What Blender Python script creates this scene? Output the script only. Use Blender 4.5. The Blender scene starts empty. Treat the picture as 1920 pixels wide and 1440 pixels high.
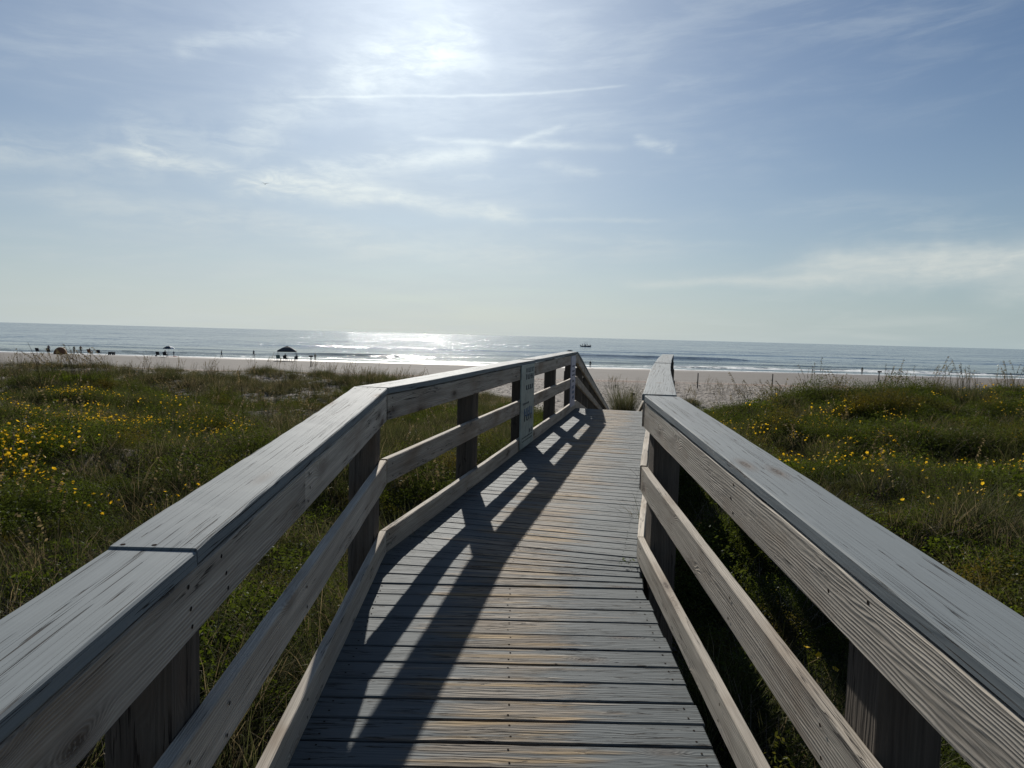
import bpy, math, random
import numpy as np
from mathutils import Vector, Matrix, noise as mnoise
R_ = math.radians
random.seed(7); rng = np.random.default_rng(7)
scene = bpy.context.scene
col = scene.collection
EYE = 6.0                                   # eye height above the sea, metres

# ------------------------------------------------------------------ camera
cam = bpy.data.cameras.new('camera'); co = bpy.data.objects.new('camera', cam); col.objects.link(co)
cam.sensor_width = 36.0; cam.lens = 36.0 * 1297.4 / 1920.0
cam.clip_start = 0.05; cam.clip_end = 60000.0
PITCH, ROLL = 0.0697, 0.0264
fw = Vector((0, math.cos(PITCH), -math.sin(PITCH))); rt = Vector((1, 0, 0)); up = rt.cross(fw)
rt2 = math.cos(ROLL) * rt + math.sin(ROLL) * up; up2 = -math.sin(ROLL) * rt + math.cos(ROLL) * up
co.matrix_world = Matrix(((rt2.x, up2.x, -fw.x, 0), (rt2.y, up2.y, -fw.y, 0), (rt2.z, up2.z, -fw.z, EYE), (0, 0, 0, 1)))
scene.camera = co

# ------------------------------------------------------------------ exposure, sun, sky
SUN_AZ, SUN_EL = R_(-7.6), R_(26.75)
scene.view_settings.view_transform = 'Standard'; scene.view_settings.look = 'None'
scene.view_settings.gamma = 1.0; scene.view_settings.exposure = 0.40
scene.view_settings.use_curve_mapping = False
scene.render.engine = 'CYCLES'
cy = scene.cycles
cy.use_denoising = True; cy.max_bounces = 6; cy.diffuse_bounces = 2; cy.glossy_bounces = 3
cy.transmission_bounces = 3; cy.transparent_max_bounces = 4; cy.sample_clamp_indirect = 4.0
cy.caustics_reflective = False; cy.caustics_refractive = False
S = Vector((math.sin(SUN_AZ) * math.cos(SUN_EL), math.cos(SUN_AZ) * math.cos(SUN_EL), math.sin(SUN_EL)))
sl = bpy.data.lights.new('sun', 'SUN'); sl.energy = 5.0; sl.angle = R_(0.53); sl.color = (1.0, 0.95, 0.87)
so = bpy.data.objects.new('sun', sl); col.objects.link(so)
so.rotation_euler = S.to_track_quat('Z', 'Y').to_euler(); so.location = (0, 0, 60)

class NT:
    """small helper to write node graphs as expressions"""
    def __init__(s, tree): s.t = tree; s.n = tree.nodes; s.l = tree.links
    def new(s, kind, **kw):
        nd = s.n.new(kind)
        for k, v in kw.items(): setattr(nd, k, v)
        return nd
    def put(s, sock, v):
        if v is None: return
        if isinstance(v, bpy.types.NodeSocket): s.l.new(v, sock)
        else: sock.default_value = v
    def m(s, op, a, b=None, c=None, clamp=False):
        nd = s.n.new('ShaderNodeMath'); nd.operation = op; nd.use_clamp = clamp
        s.put(nd.inputs[0], a)
        if b is not None: s.put(nd.inputs[1], b)
        if c is not None: s.put(nd.inputs[2], c)
        return nd.outputs[0]
    def v(s, op, a, b=None, out=0):
        nd = s.n.new('ShaderNodeVectorMath'); nd.operation = op
        s.put(nd.inputs[0], a)
        if b is not None:
            s.put(nd.inputs[3] if op == 'SCALE' else nd.inputs[1], b)
        return nd.outputs[1] if op in ('DOT_PRODUCT', 'LENGTH', 'DISTANCE') else nd.outputs[0]
    def xyz(s, a):
        nd = s.n.new('ShaderNodeSeparateXYZ'); s.put(nd.inputs[0], a); return nd.outputs
    def comb(s, x=0.0, y=0.0, z=0.0):
        nd = s.n.new('ShaderNodeCombineXYZ'); s.put(nd.inputs[0], x); s.put(nd.inputs[1], y); s.put(nd.inputs[2], z); return nd.outputs[0]
    def noise(s, vec, scale=1.0, detail=4.0, rough=0.55, dist=0.0, w=None):
        nd = s.n.new('ShaderNodeTexNoise')
        s.put(nd.inputs['Vector'], vec); nd.inputs['Scale'].default_value = scale
        nd.inputs['Detail'].default_value = detail; nd.inputs['Roughness'].default_value = rough
        nd.inputs['Distortion'].default_value = dist
        return nd.outputs[0]
    def rng(s, v, a, b, c=0.0, d=1.0, smooth=True):
        nd = s.n.new('ShaderNodeMapRange'); nd.interpolation_type = 'SMOOTHSTEP' if smooth else 'LINEAR'
        s.put(nd.inputs[0], v)
        for i, x in enumerate((a, b, c, d)): s.put(nd.inputs[i + 1], x)
        return nd.outputs[0]
    def mix(s, f, a, b, mode='MIX'):
        nd = s.n.new('ShaderNodeMix'); nd.data_type = 'RGBA'; nd.blend_type = mode
        s.put(nd.inputs[0], f)
        for sock, x in ((nd.inputs[6], a), (nd.inputs[7], b)):
            if isinstance(x, (tuple, list)): sock.default_value = (*x[:3], 1.0)
            else: s.put(sock, x)
        return nd.outputs[2]
    def ramp(s, v, stops):
        nd = s.n.new('ShaderNodeValToRGB'); s.put(nd.inputs[0], v)
        e = nd.color_ramp.elements
        while len(e) < len(stops): e.new(0.5)
        for k, (p, c) in enumerate(stops): e[k].position = p; e[k].color = (*c, 1.0)
        return nd.outputs[0]
    def bump(s, h, strength=0.5, dist=0.01, normal=None):
        nd = s.n.new('ShaderNodeBump'); nd.inputs['Strength'].default_value = strength
        nd.inputs['Distance'].default_value = dist; s.put(nd.inputs['Height'], h)
        if normal is not None: s.put(nd.inputs['Normal'], normal)
        return nd.outputs[0]

world = bpy.data.worlds.new('World'); scene.world = world; world.use_nodes = True
world.cycles.sampling_method = 'MANUAL'; world.cycles.sample_map_resolution = 512
wt = world.node_tree; wt.nodes.clear(); W = NT(wt)
sky = W.new('ShaderNodeTexSky'); sky.sky_type = 'NISHITA'; sky.sun_disc = False
sky.sun_elevation = SUN_EL; sky.sun_rotation = SUN_AZ
sky.air_density = 1.0; sky.dust_density = 0.6; sky.ozone_density = 1.5; sky.altitude = 5.0
D = W.v('NORMALIZE', W.new('ShaderNodeTexCoord').outputs['Generated'])
dx, dy, dz = W.xyz(D)
zc = W.m('MAXIMUM', dz, 0.0)
inv = W.m('DIVIDE', 1.0, W.m('ADD', zc, 0.07))
uv = W.comb(W.m('MULTIPLY', dx, inv), W.m('MULTIPLY', dy, inv), 0.0)          # flat cloud sheet
az = W.m('MULTIPLY', W.m('ARCTAN2', dx, dy), 57.2958)
el = W.m('MULTIPLY', W.m('ARCSINE', dz), 57.2958)
cosg = W.v('DOT_PRODUCT', D, tuple(S))
ang = W.m('MULTIPLY', W.m('ARCCOSINE', W.m('MINIMUM', cosg, 0.999999)), 57.2958)
# feathered cirrus texture
fib = W.noise(W.comb(W.m('ADD', W.m('MULTIPLY', az, 0.10), W.m('MULTIPLY', el, 0.06)), W.m('ADD', W.m('MULTIPLY', el, 0.55), W.m('MULTIPLY', az, -0.045)), 0.0), 1.0, 7.0, 0.62, 0.35)
fib2 = W.noise(W.comb(W.m('MULTIPLY', az, 0.35), W.m('MULTIPLY', el, 1.0), 3.0), 1.0, 5.0, 0.65, 0.6)
big = W.noise(uv, 0.55, 5.0, 0.5, 0.4)
veil = W.m('MULTIPLY', W.rng(fib, 0.40, 0.72), W.rng(big, 0.36, 0.62))
wob = W.m('MULTIPLY', W.m('SUBTRACT', W.noise(W.comb(W.m('MULTIPLY', az, 0.22), W.m('MULTIPLY', el, 0.22), 8.0), 1.0, 3.0, 0.6), 0.5), 1.0)
total = W.m('MULTIPLY', veil, 0.24)
STREAKS = [  # az0, el0, az1, el1, half width in degrees, density, texture share
 (-17.7,17.35,-9.1,18.2,0.10,.30,.3),(-9.1,18.2,0.2,18.75,0.11,.38,.3),(0.2,18.75,8.3,19.3,0.10,.30,.3),
 (-8.3,15.4,-0.5,15.2,0.22,.42,.6),(-0.5,15.2,3.8,16.6,0.25,.42,.6),(-0.5,15.2,8.5,14.9,0.28,.42,.6),(9.3,15.4,12.5,14.8,0.45,.24,.9),
 (1.7,13.8,6.5,13.0,0.40,.34,.8),(-5.2,12.4,-2.0,12.6,0.25,.28,.8),
 (-29,12.5,-20.4,11.1,0.7,.34,.8),(-20.4,11.1,-11.5,10.8,0.85,.44,.7),(-11.5,10.8,0.5,9.5,0.6,.44,.6),
 (-21.9,10.7,-9.0,13.7,0.9,.34,.8),(-9.0,13.7,-2.2,14.5,0.7,.30,.8),(-22,14.3,-13.7,18.9,1.4,.20,.7),(-13.7,18.9,-3.3,22.2,2.0,.34,.7),
 (0.5,9.4,11.7,9.4,0.18,.26,.5),(3.2,8.0,18.3,7.5,0.25,.14,.6),(9.3,4.35,24.4,5.0,0.33,.42,.4),(22,5.3,46,6.3,1.25,.42,.4),(34,3.6,48,4.0,0.8,.26,.5),(-34,8.6,-14,7.6,1.0,.16,.8),(-16,7.0,4,6.4,1.1,.18,.7),(-30,13.8,-18,13.6,1.2,.16,.8),
 (-38,10.9,-26.9,11.8,1.3,.22,.8),(-25.8,19.2,-21.9,21.0,.6,.16,.8),(-21.9,21.0,-17.3,21.3,.8,.16,.8)]
tex = W.rng(W.m('ADD', W.m('MULTIPLY', fib, .45), W.m('MULTIPLY', fib2, .55)), 0.36, 0.64)
for (a0, e0, a1, e1, hw, dens, tshare) in STREAKS:
    la, le = a1 - a0, e1 - e0; L2 = la * la + le * le; Ln = math.sqrt(L2)
    t = W.m('DIVIDE', W.m('ADD', W.m('MULTIPLY', W.m('SUBTRACT', az, a0), la), W.m('MULTIPLY', W.m('SUBTRACT', el, e0), le)), L2)
    q = W.m('DIVIDE', W.m('SUBTRACT', W.m('MULTIPLY', W.m('SUBTRACT', el, e0), la), W.m('MULTIPLY', W.m('SUBTRACT', az, a0), le)), Ln)
    q = W.m('ADD', q, W.m('MULTIPLY', wob, 0.35 if hw < .15 else hw * 1.6 + .5))
    dens *= 1.1 if hw < .45 else 2.0; g = W.m('EXPONENT', W.m('MULTIPLY', W.m('MULTIPLY', q, q), -1.0 / (hw * hw)))
    ends = W.m('MULTIPLY', W.rng(t, -0.12, 0.14), W.rng(t, 1.12, 0.86))
    tx = W.m('ADD', W.m('MULTIPLY', tex, tshare), 1 - tshare)
    total = W.m('ADD', total, W.m('MULTIPLY', W.m('MULTIPLY', g, ends), W.m('MULTIPLY', tx, dens)))
haze = W.m('EXPONENT', W.m('MULTIPLY', W.m('MAXIMUM', el, 0.0), -0.105))       # milky low sky
side = W.rng(W.m('ABSOLUTE', W.m('ADD', az, 14.0)), 55.0, 8.0)                  # thin high cloud is thicker on the left of the sun
milk = W.m('MULTIPLY', side, W.m('ADD', 0.17, W.m('MULTIPLY', W.rng(big, 0.3, 0.7), 0.32)))
cover = W.m('MINIMUM', total, 0.9)
near = W.m('EXPONENT', W.m('MULTIPLY', ang, -0.075))                            # thin cloud brightens round the sun
near2 = W.m('EXPONENT', W.m('MULTIPLY', W.m('MULTIPLY', ang, ang), -0.0062))
ccol = W.mix(W.rng(el, 2.0, 18.0), (9.0, 9.6, 9.2), (9.4, 10.4, 10.7))
ccol = W.v('SCALE', ccol, W.m('ADD', 0.92, W.m('MULTIPLY', near, 0.7)))
base = W.mix(1.0, sky.outputs[0], (0.52, 0.66, 0.83), 'MULTIPLY')
base = W.mix(milk, base, (6.3, 7.5, 9.1))
hz = W.mix(W.m('MULTIPLY', haze, 0.92), base, W.mix(side, (5.7, 6.9, 7.2), (7.7, 8.5, 8.4)))
skyc = W.mix(cover, hz, ccol)
glow = W.m('MULTIPLY', near2, W.m('ADD', 0.85, W.m('MULTIPLY', tex, 0.25)))
skyc = W.mix(1.0, skyc, W.v('SCALE', (3.0, 3.0, 2.95), glow), 'ADD')
bg = W.new('ShaderNodeBackground'); W.put(bg.inputs[0], skyc); bg.inputs[1].default_value = 0.055
W.l.new(bg.outputs[0], W.new('ShaderNodeOutputWorld').inputs[0])

# ------------------------------------------------------------------ object helpers
def tag(o, label=None, cat=None, group=None, kind=None):
    if label: o['label'] = label
    if cat: o['category'] = cat
    if group: o['group'] = group
    if kind: o['kind'] = kind
    return o
def link(name, me, parent=None, mat=None):
    o = bpy.data.objects.new(name, me); col.objects.link(o)
    if mat is not None and me is not None and len(me.materials) == 0: me.materials.append(mat)
    if parent: o.parent = parent
    return o
def empty(name, loc, rz=0.0):
    o = bpy.data.objects.new(name, None); col.objects.link(o)
    o.location = loc; o.rotation_euler = (0, 0, rz); o.empty_display_size = 0.2
    return o
def mesh(name, verts, faces, smooth=False):
    me = bpy.data.meshes.new(name); me.from_pydata([tuple(v) for v in verts], [], faces); me.update()
    if smooth: me.polygons.foreach_set('use_smooth', [True] * len(me.polygons))
    return me
class MB:
    def __init__(s): s.v = []; s.f = []; s.mi = []
    def add(s, verts, faces, mi=0):
        b = len(s.v); s.v += [tuple(v) for v in verts]; s.f += [tuple(b + i for i in f) for f in faces]; s.mi += [mi] * len(faces)
    def box(s, c, d, mi=0, M=None):
        cx, cy_, cz = c; a, b, e = d[0] / 2, d[1] / 2, d[2] / 2
        vs = [Vector((cx + i * a, cy_ + j * b, cz + k * e)) for k in (-1, 1) for j in (-1, 1) for i in (-1, 1)]
        if M is not None: vs = [M @ v for v in vs]
        s.add(vs, [(0, 2, 3, 1), (4, 5, 7, 6), (0, 1, 5, 4), (2, 6, 7, 3), (0, 4, 6, 2), (1, 3, 7, 5)], mi)
    def tube(s, pts, rad, n=5, mi=0):
        pts = [Vector(p) for p in pts]; b = len(s.v)
        for i, p in enumerate(pts):
            d = (pts[min(i + 1, len(pts) - 1)] - pts[max(i - 1, 0)]).normalized()
            a = d.cross(Vector((0.3, 0.2, 1))); a = a.normalized() if a.length > 1e-4 else Vector((1, 0, 0)); c = d.cross(a)
            r = rad[i] if isinstance(rad, (list, tuple)) else rad
            for k in range(n):
                th = 2 * math.pi * k / n; s.v.append(tuple(p + a * (r * math.cos(th)) + c * (r * math.sin(th))))
        for i in range(len(pts) - 1):
            for k in range(n):
                s.f.append((b + i * n + k, b + i * n + (k + 1) % n, b + (i + 1) * n + (k + 1) % n, b + (i + 1) * n + k)); s.mi.append(mi)
        s.f.append(tuple(b + k for k in range(n))[::-1]); s.mi.append(mi)
        s.f.append(tuple(b + (len(pts) - 1) * n + k for k in range(n))); s.mi.append(mi)
    def me(s, name, mats=(), smooth=False):
        m = mesh(name, s.v, s.f, smooth)
        for x in mats: m.materials.append(x)
        if any(s.mi): m.polygons.foreach_set('material_index', s.mi)
        return m
    def build(s, name, mats, parent=None, smooth=False):
        if not isinstance(mats, (list, tuple)): mats = [mats]
        return link(name, s.me(name, mats, smooth), parent)

# ------------------------------------------------------------------ materials
def new_mat(name):
    m = bpy.data.materials.new(name); m.use_nodes = True; m.node_tree.nodes.clear()
    N = NT(m.node_tree); out = N.new('ShaderNodeOutputMaterial')
    return m, N, out
def principled(N, out, colr, rough=0.7, spec=0.3, normal=None, metal=0.0):
    p = N.new('ShaderNodeBsdfPrincipled')
    if isinstance(colr, (tuple, list)): p.inputs['Base Color'].default_value = (*colr[:3], 1)
    else: N.put(p.inputs['Base Color'], colr)
    N.put(p.inputs['Roughness'], rough); p.inputs['Specular IOR Level'].default_value = spec
    p.inputs['Metallic'].default_value = metal
    if normal is not None: N.put(p.inputs['Normal'], normal)
    N.l.new(p.outputs[0], out.inputs[0]); return p
def plain(name, c, rough=0.7, spec=0.3):
    m, N, out = new_mat(name)
    P = N.new('ShaderNodeTexCoord').outputs['Object']
    n = N.noise(P, 14.0, 4.0, 0.6)
    colr = N.mix(N.rng(n, 0.3, 0.7), tuple(x * 0.8 for x in c), tuple(min(1, x * 1.15) for x in c))
    principled(N, out, colr, rough, spec); return m

def wood(name, dark, light, ring=55.0, crack=0.5, knots=1.0, paint=None, paint_amt=0.0, worn=None, rough=0.72, spec=0.28, bumpd=0.004, stain=(0.20, 0.13, 0.08), stain_amt=0.25, cracksc=1.0, ringc=0.22, crw=0.018, var=0.34):
    """weathered sawn lumber; grain runs along the local X axis of each board"""
    m, N, out = new_mat(name)
    P = N.new('ShaderNodeTexCoord').outputs['Object']
    rnd = N.new('ShaderNodeObjectInfo').outputs['Random']
    off = N.comb(N.m('MULTIPLY', rnd, 37.0), N.m('MULTIPLY', rnd, 11.0), N.m('MULTIPLY', rnd, 5.0))
    Q = N.v('ADD', P, off); x, y, z = N.xyz(Q); px_, py_, pz_ = N.xyz(P)
    yz = N.m('ADD', y, N.m('MULTIPLY', z, 0.83))
    # knots
    vor = N.new('ShaderNodeTexVoronoi'); vor.feature = 'F1'; vor.inputs['Scale'].default_value = 1.0
    vor.inputs['Randomness'].default_value = 1.0
    N.put(vor.inputs['Vector'], N.comb(N.m('MULTIPLY', x, 2.8), N.m('MULTIPLY', yz, 9.0), 0.0))
    kg = N.m('GREATER_THAN', N.xyz(vor.outputs['Color'])[0], 0.40)
    kd = N.m('ADD', vor.outputs['Distance'], N.m('MULTIPLY', N.m('SUBTRACT', 1.0, kg), 2.0))
    kf = N.m('MULTIPLY', N.rng(kd, 0.42, 0.0), knots)
    n1 = N.noise(N.comb(N.m('MULTIPLY', x, 0.8), N.m('MULTIPLY', yz, 9.0), 0.0), 1.0, 4.0, 0.55, 0.3)
    v = N.m('ADD', N.m('MULTIPLY', yz, ring), N.m('ADD', N.m('MULTIPLY', n1, 9.0), N.m('MULTIPLY', N.m('MULTIPLY', kf, kf), 8.0)))
    n3 = N.noise(N.comb(N.m('MULTIPLY', x, 5.0), N.m('MULTIPLY', yz, 40.0), 0.0), 1.0, 3.0, 0.6)
    v = N.m('ADD', v, N.m('MULTIPLY', n3, 0.9))
    rings = N.m('ADD', 0.5, N.m('MULTIPLY', N.m('SINE', N.m('MULTIPLY', v, 6.283)), 0.5))
    rings = N.m('MULTIPLY', N.m('POWER', rings, 1.3), N.rng(N.noise(N.comb(N.m('MULTIPLY', x, 1.2), N.m('MULTIPLY', yz, 16.0), 15.0), 1.0, 3.0, 0.6), 0.32, 0.62, 0.15, 1.3))
    fibre = N.noise(N.comb(N.m('MULTIPLY', x, 3.5), N.m('MULTIPLY', yz, 260.0), 0.0), 1.0, 4.0, 0.65)
    streak = N.noise(N.comb(N.m('MULTIPLY', x, 1.3), N.m('MULTIPLY', yz, 38.0), 4.0), 1.0, 4.0, 0.6)
    blot = N.noise(N.comb(N.m('MULTIPLY', x, 1.6), N.m('MULTIPLY', yz, 4.0), 9.0), 1.0, 4.0, 0.6)
    # checks: long thin dark splits that open and close
    c1 = N.noise(N.comb(N.m('MULTIPLY', x, 1.9 * cracksc), N.m('MULTIPLY', yz, 58.0), 2.0), 1.0, 3.0, 0.5, 0.3)
    gate = N.rng(N.noise(N.comb(N.m('MULTIPLY', x, 2.2), N.m('MULTIPLY', yz, 14.0), 6.0), 1.0, 3.0, 0.5), 0.62 - 0.16 * crack, 0.70 - 0.16 * crack)
    ck = N.m('MULTIPLY', N.rng(N.m('ABSOLUTE', N.m('SUBTRACT', c1, 0.5)), crw, crw * 0.3), gate)
    kc = N.m('MULTIPLY', N.rng(kd, 0.15, 0.07), knots)
    kc2 = N.m('MULTIPLY', kc, N.rng(N.noise(Q, 120.0, 2.0), 0.32, 0.5))
    g = N.m('ADD', N.m('MULTIPLY', rings, ringc), N.m('ADD', N.m('MULTIPLY', fibre, 0.42), N.m('MULTIPLY', streak, 0.78 - ringc)))
    c = N.ramp(N.m('SUBTRACT', g, 0.05), [(0.22, dark), (0.50, tuple((a + b) / 2 for a, b in zip(dark, light))), (0.80, light)])
    c = N.mix(N.m('MULTIPLY', N.rng(blot, 0.48, 0.75), stain_amt), c, stain)
    tone = N.m('ADD', 1.0 - var / 2, N.m('MULTIPLY', N.new('ShaderNodeObjectInfo').outputs['Random'], var))
    c = N.v('SCALE', c, tone)
    h = N.m('ADD', N.m('MULTIPLY', rings, 0.35), N.m('ADD', N.m('MULTIPLY', fibre, 0.45), N.m('MULTIPLY', streak, 0.4)))
    if paint is not None:
        # thin worn paint: gone along the raised grain, and along the foot track for deck boards
        if worn:
            wob_ = N.noise(N.comb(N.m('MULTIPLY', rnd, 50.0), 0.0, 0.0), 1.0, 1.0)
            trk = N.m('ABSOLUTE', N.m('SUBTRACT', px_, N.m('MULTIPLY', N.m('SUBTRACT', wob_, 0.5), 0.5)))
            tr = N.rng(trk, worn[1], worn[0])
            pe = N.m('ADD', N.m('MULTIPLY', N.m('SUBTRACT', streak, 0.5), 1.5), N.m('MULTIPLY', N.m('SUBTRACT', blot, 0.5), 1.4))
            bare = N.rng(N.m('ADD', N.m('ADD', N.m('MULTIPLY', tr, 0.62), -0.22), pe), 0.02, 0.42)
            bare = N.m('MAXIMUM', bare, N.m('MULTIPLY', N.rng(fibre, 0.60, 0.78), 0.55))
            yl = N.m('MULTIPLY', N.rng(N.noise(N.comb(N.m('MULTIPLY', x, 1.1), N.m('MULTIPLY', yz, 26.0), 12.0), 1.0, 3.0, 0.5), 0.48, 0.64), N.m('POWER', tr, 0.7))
            c = N.mix(N.m('MULTIPLY', yl, 0.75), c, (0.29, 0.20, 0.095))
        else:
            bare = N.m('MULTIPLY', N.rng(N.m('ADD', N.m('MULTIPLY', streak, 0.6), N.m('MULTIPLY', fibre, 0.4)), 0.60, 0.72), 1 - paint_amt)
        pc = N.mix(N.m('MULTIPLY', blot, 0.8), tuple(a * 0.88 for a in paint), tuple(min(1, a * 1.12) for a in paint))
        fs_ = N.noise(N.comb(N.m('MULTIPLY', x, 1.6), N.m('MULTIPLY', yz, 130.0), 21.0), 1.0, 4.0, 0.7)
        pc = N.v('SCALE', pc, N.m('ADD', 0.62, N.m('ADD', N.m('MULTIPLY', fibre, 0.30), N.m('MULTIPLY', fs_, 0.46))))
        c = N.mix(bare, pc, c)
        h = N.m('MULTIPLY', h, N.m('ADD', 0.35, N.m('MULTIPLY', bare, 0.65)))
    c = N.mix(N.m('MULTIPLY', ck, 0.9), c, (0.02, 0.017, 0.015))
    c = N.mix(N.m('MULTIPLY', kc2, 0.8), c, (0.035, 0.026, 0.02))
    c = N.mix(N.m('MULTIPLY', N.rng(kd, 0.34, 0.10), 0.42 * knots), c, (0.10, 0.07, 0.05))
    h = N.m('SUBTRACT', N.m('SUBTRACT', h, N.m('MULTIPLY', ck, 1.6)), N.m('MULTIPLY', kc2, 0.5))
    principled(N, out, c, rough, spec, N.bump(h, 0.8, bumpd))
    return m

M_RAIL = wood('weathered_rail_wood', (0.120, 0.103, 0.084), (0.62, 0.555, 0.462), ring=135.0, crack=0.6, knots=1.0, bumpd=0.0035, stain=(0.20, 0.14, 0.09), stain_amt=0.7, rough=0.8, spec=0.15, ringc=0.16, crw=0.014)
M_CAP = wood('grey_painted_cap_wood', (0.07, 0.062, 0.055), (0.24, 0.225, 0.20), ring=70.0, crack=1.5, knots=1.0, paint=(0.178, 0.200, 0.208), paint_amt=0.93, bumpd=0.0025, rough=0.74, spec=0.12, cracksc=0.35, ringc=0.12, crw=0.008, var=0.12)
M_DECK = wood('worn_deck_board_wood', (0.034, 0.030, 0.027), (0.275, 0.240, 0.195), ring=60.0, crack=1.1, knots=0.9, paint=(0.108, 0.122, 0.127), worn=(0.06, 0.55), bumpd=0.006, rough=0.72, spec=0.11, stain_amt=0.55, stain=(0.14, 0.095, 0.055), ringc=0.16, crw=0.016, var=0.46)
M_POST = wood('shade_toned_post_wood', (0.036, 0.031, 0.027), (0.15, 0.128, 0.105), ring=70.0, crack=0.6, knots=0.8, bumpd=0.003, rough=0.85, spec=0.1, ringc=0.08)  # post tone darkened to carry the shade on faces turned from the sun
M_SHADEWOOD = wood('joist_wood', (0.04, 0.035, 0.03), (0.13, 0.11, 0.095), ring=45.0, crack=0.4, knots=0.6)

# sand / dune soil
def ground_mat():
    m, N, out = new_mat('dune_sand')
    P = N.new('ShaderNodeNewGeometry').outputs['Position']; x, y, z = N.xyz(P)
    n = N.noise(P, 0.35, 5.0, 0.6); n2 = N.noise(P, 9.0, 4.0, 0.7); fine = N.noise(P, 90.0, 3.0, 0.8)
    c = N.mix(N.rng(n2, 0.3, 0.7), (0.155, 0.138, 0.122), (0.240, 0.214, 0.188))
    soil = N.mix(N.rng(n2, 0.35, 0.65), (0.045, 0.038, 0.030), (0.13, 0.108, 0.085))
    veg = N.m('MULTIPLY', N.rng(N.m('ADD', y, N.m('MULTIPLY', n, 10.0)), 44.0, 34.0), 0.88)
    veg = N.m('MULTIPLY', veg, N.rng(N.m('ADD', N.m('MULTIPLY', N.m('ABSOLUTE', N.m('SUBTRACT', n, 0.5)), 2.0), n2), 0.35, 0.5, 0.6, 1.0))
    c = N.mix(veg, c, soil)
    # flat firm sand nearer the water is greyer, with a reddish wrack line where it begins
    yw = N.m('ADD', y, N.m('MULTIPLY', N.m('SUBTRACT', N.noise(N.comb(N.m('MULTIPLY', x, 0.06), N.m('MULTIPLY', y, 0.2), 0.0), 1.0, 4.0), 0.5), 9.0))
    firm = N.rng(yw, 84.0, 88.0)
    c = N.mix(N.m('MULTIPLY', firm, 0.8), c, N.mix(N.rng(N.noise(N.comb(N.m('MULTIPLY', x, 0.25), y, 0.0), 0.6, 4.0), 0.35, 0.65), (0.080, 0.073, 0.067), (0.108, 0.099, 0.091)))
    wr = N.m('MULTIPLY', N.rng(yw, 80.0, 83.0), N.rng(yw, 86.0, 84.0))
    c = N.mix(N.m('MULTIPLY', wr, 0.6), c, (0.20, 0.125, 0.095))
    wr2 = N.m('MULTIPLY', N.m('MULTIPLY', N.rng(yw, 88.0, 89.5), N.rng(yw, 93.0, 91.0)), N.rng(N.noise(N.comb(N.m('MULTIPLY', x, 0.3), y, 0.0), 1.0, 5.0, 0.7), 0.4, 0.6))
    c = N.mix(N.m('MULTIPLY', wr2, 0.7), c, (0.10, 0.086, 0.075))
    wet = N.rng(N.m('ADD', y, N.m('MULTIPLY', n, 4.0)), 131.0, 138.0)
    c = N.mix(N.m('MULTIPLY', wet, 0.6), c, (0.15, 0.125, 0.105))
    # trodden dry sand
    vo = N.new('ShaderNodeTexVoronoi'); vo.feature = 'SMOOTH_F1'; vo.inputs['Scale'].default_value = 2.6; vo.inputs['Smoothness'].default_value = 0.4
    N.put(vo.inputs['Vector'], N.v('ADD', P, N.v('SCALE', N.new('ShaderNodeTexNoise').outputs[1], 0.0)))
    foot = N.m('MULTIPLY', N.rng(vo.outputs['Distance'], 0.05, 0.5), N.rng(y, 100.0, 82.0))
    hgt = N.m('ADD', N.m('ADD', N.m('MULTIPLY', foot, 0.34), N.m('MULTIPLY', N.noise(P, 3.0, 4.0, 0.6), 0.22)), N.m('MULTIPLY', fine, 0.01))
    hgt = N.m('MULTIPLY', hgt, N.m('SUBTRACT', 1.0, N.m('MULTIPLY', firm, 0.75)))
    p = principled(N, out, c, N.m('SUBTRACT', 0.95, N.m('MULTIPLY', wet, 0.45)), 0.2, N.bump(hgt, 1.0, 1.0))
    return m
M_SAND = ground_mat()

def leaf_mat(name, c0, c1, trans, gloss=0.25, tint=None, rough=0.5):
    """thin leaf: reflects, and lets sunlight through from behind"""
    m, N, out = new_mat(name)
    rnd = N.new('ShaderNodeObjectInfo').outputs['Random']
    P = N.new('ShaderNodeNewGeometry').outputs['Position']
    n = N.noise(P, 0.45, 4.0, 0.6); nf = N.noise(P, 14.0, 2.0, 0.6)
    f = N.m('ADD', N.m('MULTIPLY', rnd, 0.35), N.m('ADD', N.m('MULTIPLY', N.rng(n, 0.35, 0.65), 0.4), N.m('MULTIPLY', N.rng(nf, 0.3, 0.7), 0.3)))
    c = N.mix(f, c0, c1)
    if tint: c = N.mix(N.m('MULTIPLY', N.rng(N.noise(P, 0.8, 3.0), 0.52, 0.68), tint[1]), c, tint[0])
    d = N.new('ShaderNodeBsdfDiffuse'); N.put(d.inputs[0], c)
    t = N.new('ShaderNodeBsdfTranslucent'); N.put(t.inputs[0], N.mix(1.0, c, trans, 'MULTIPLY'))
    gl = N.new('ShaderNodeBsdfGlossy'); gl.inputs['Roughness'].default_value = rough; gl.inputs[0].default_value = (0.5, 0.52, 0.5, 1)
    a = N.new('ShaderNodeMixShader'); a.inputs[0].default_value = 0.42; N.l.new(d.outputs[0], a.inputs[1]); N.l.new(t.outputs[0], a.inputs[2])
    fr = N.new('ShaderNodeFresnel'); fr.inputs[0].default_value = 1.4
    b = N.new('ShaderNodeMixShader'); N.put(b.inputs[0], N.m('MULTIPLY', fr.outputs[0], gloss)); N.l.new(a.outputs[0], b.inputs[1]); N.l.new(gl.outputs[0], b.inputs[2])
    N.l.new(b.outputs[0], out.inputs[0]); return m
M_GRASS = leaf_mat('dune_grass_blade', (0.030, 0.036, 0.017), (0.070, 0.072, 0.036), (1.2, 1.2, 0.85), 0.07, ((0.100, 0.086, 0.050), 0.5), 0.5)
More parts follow.
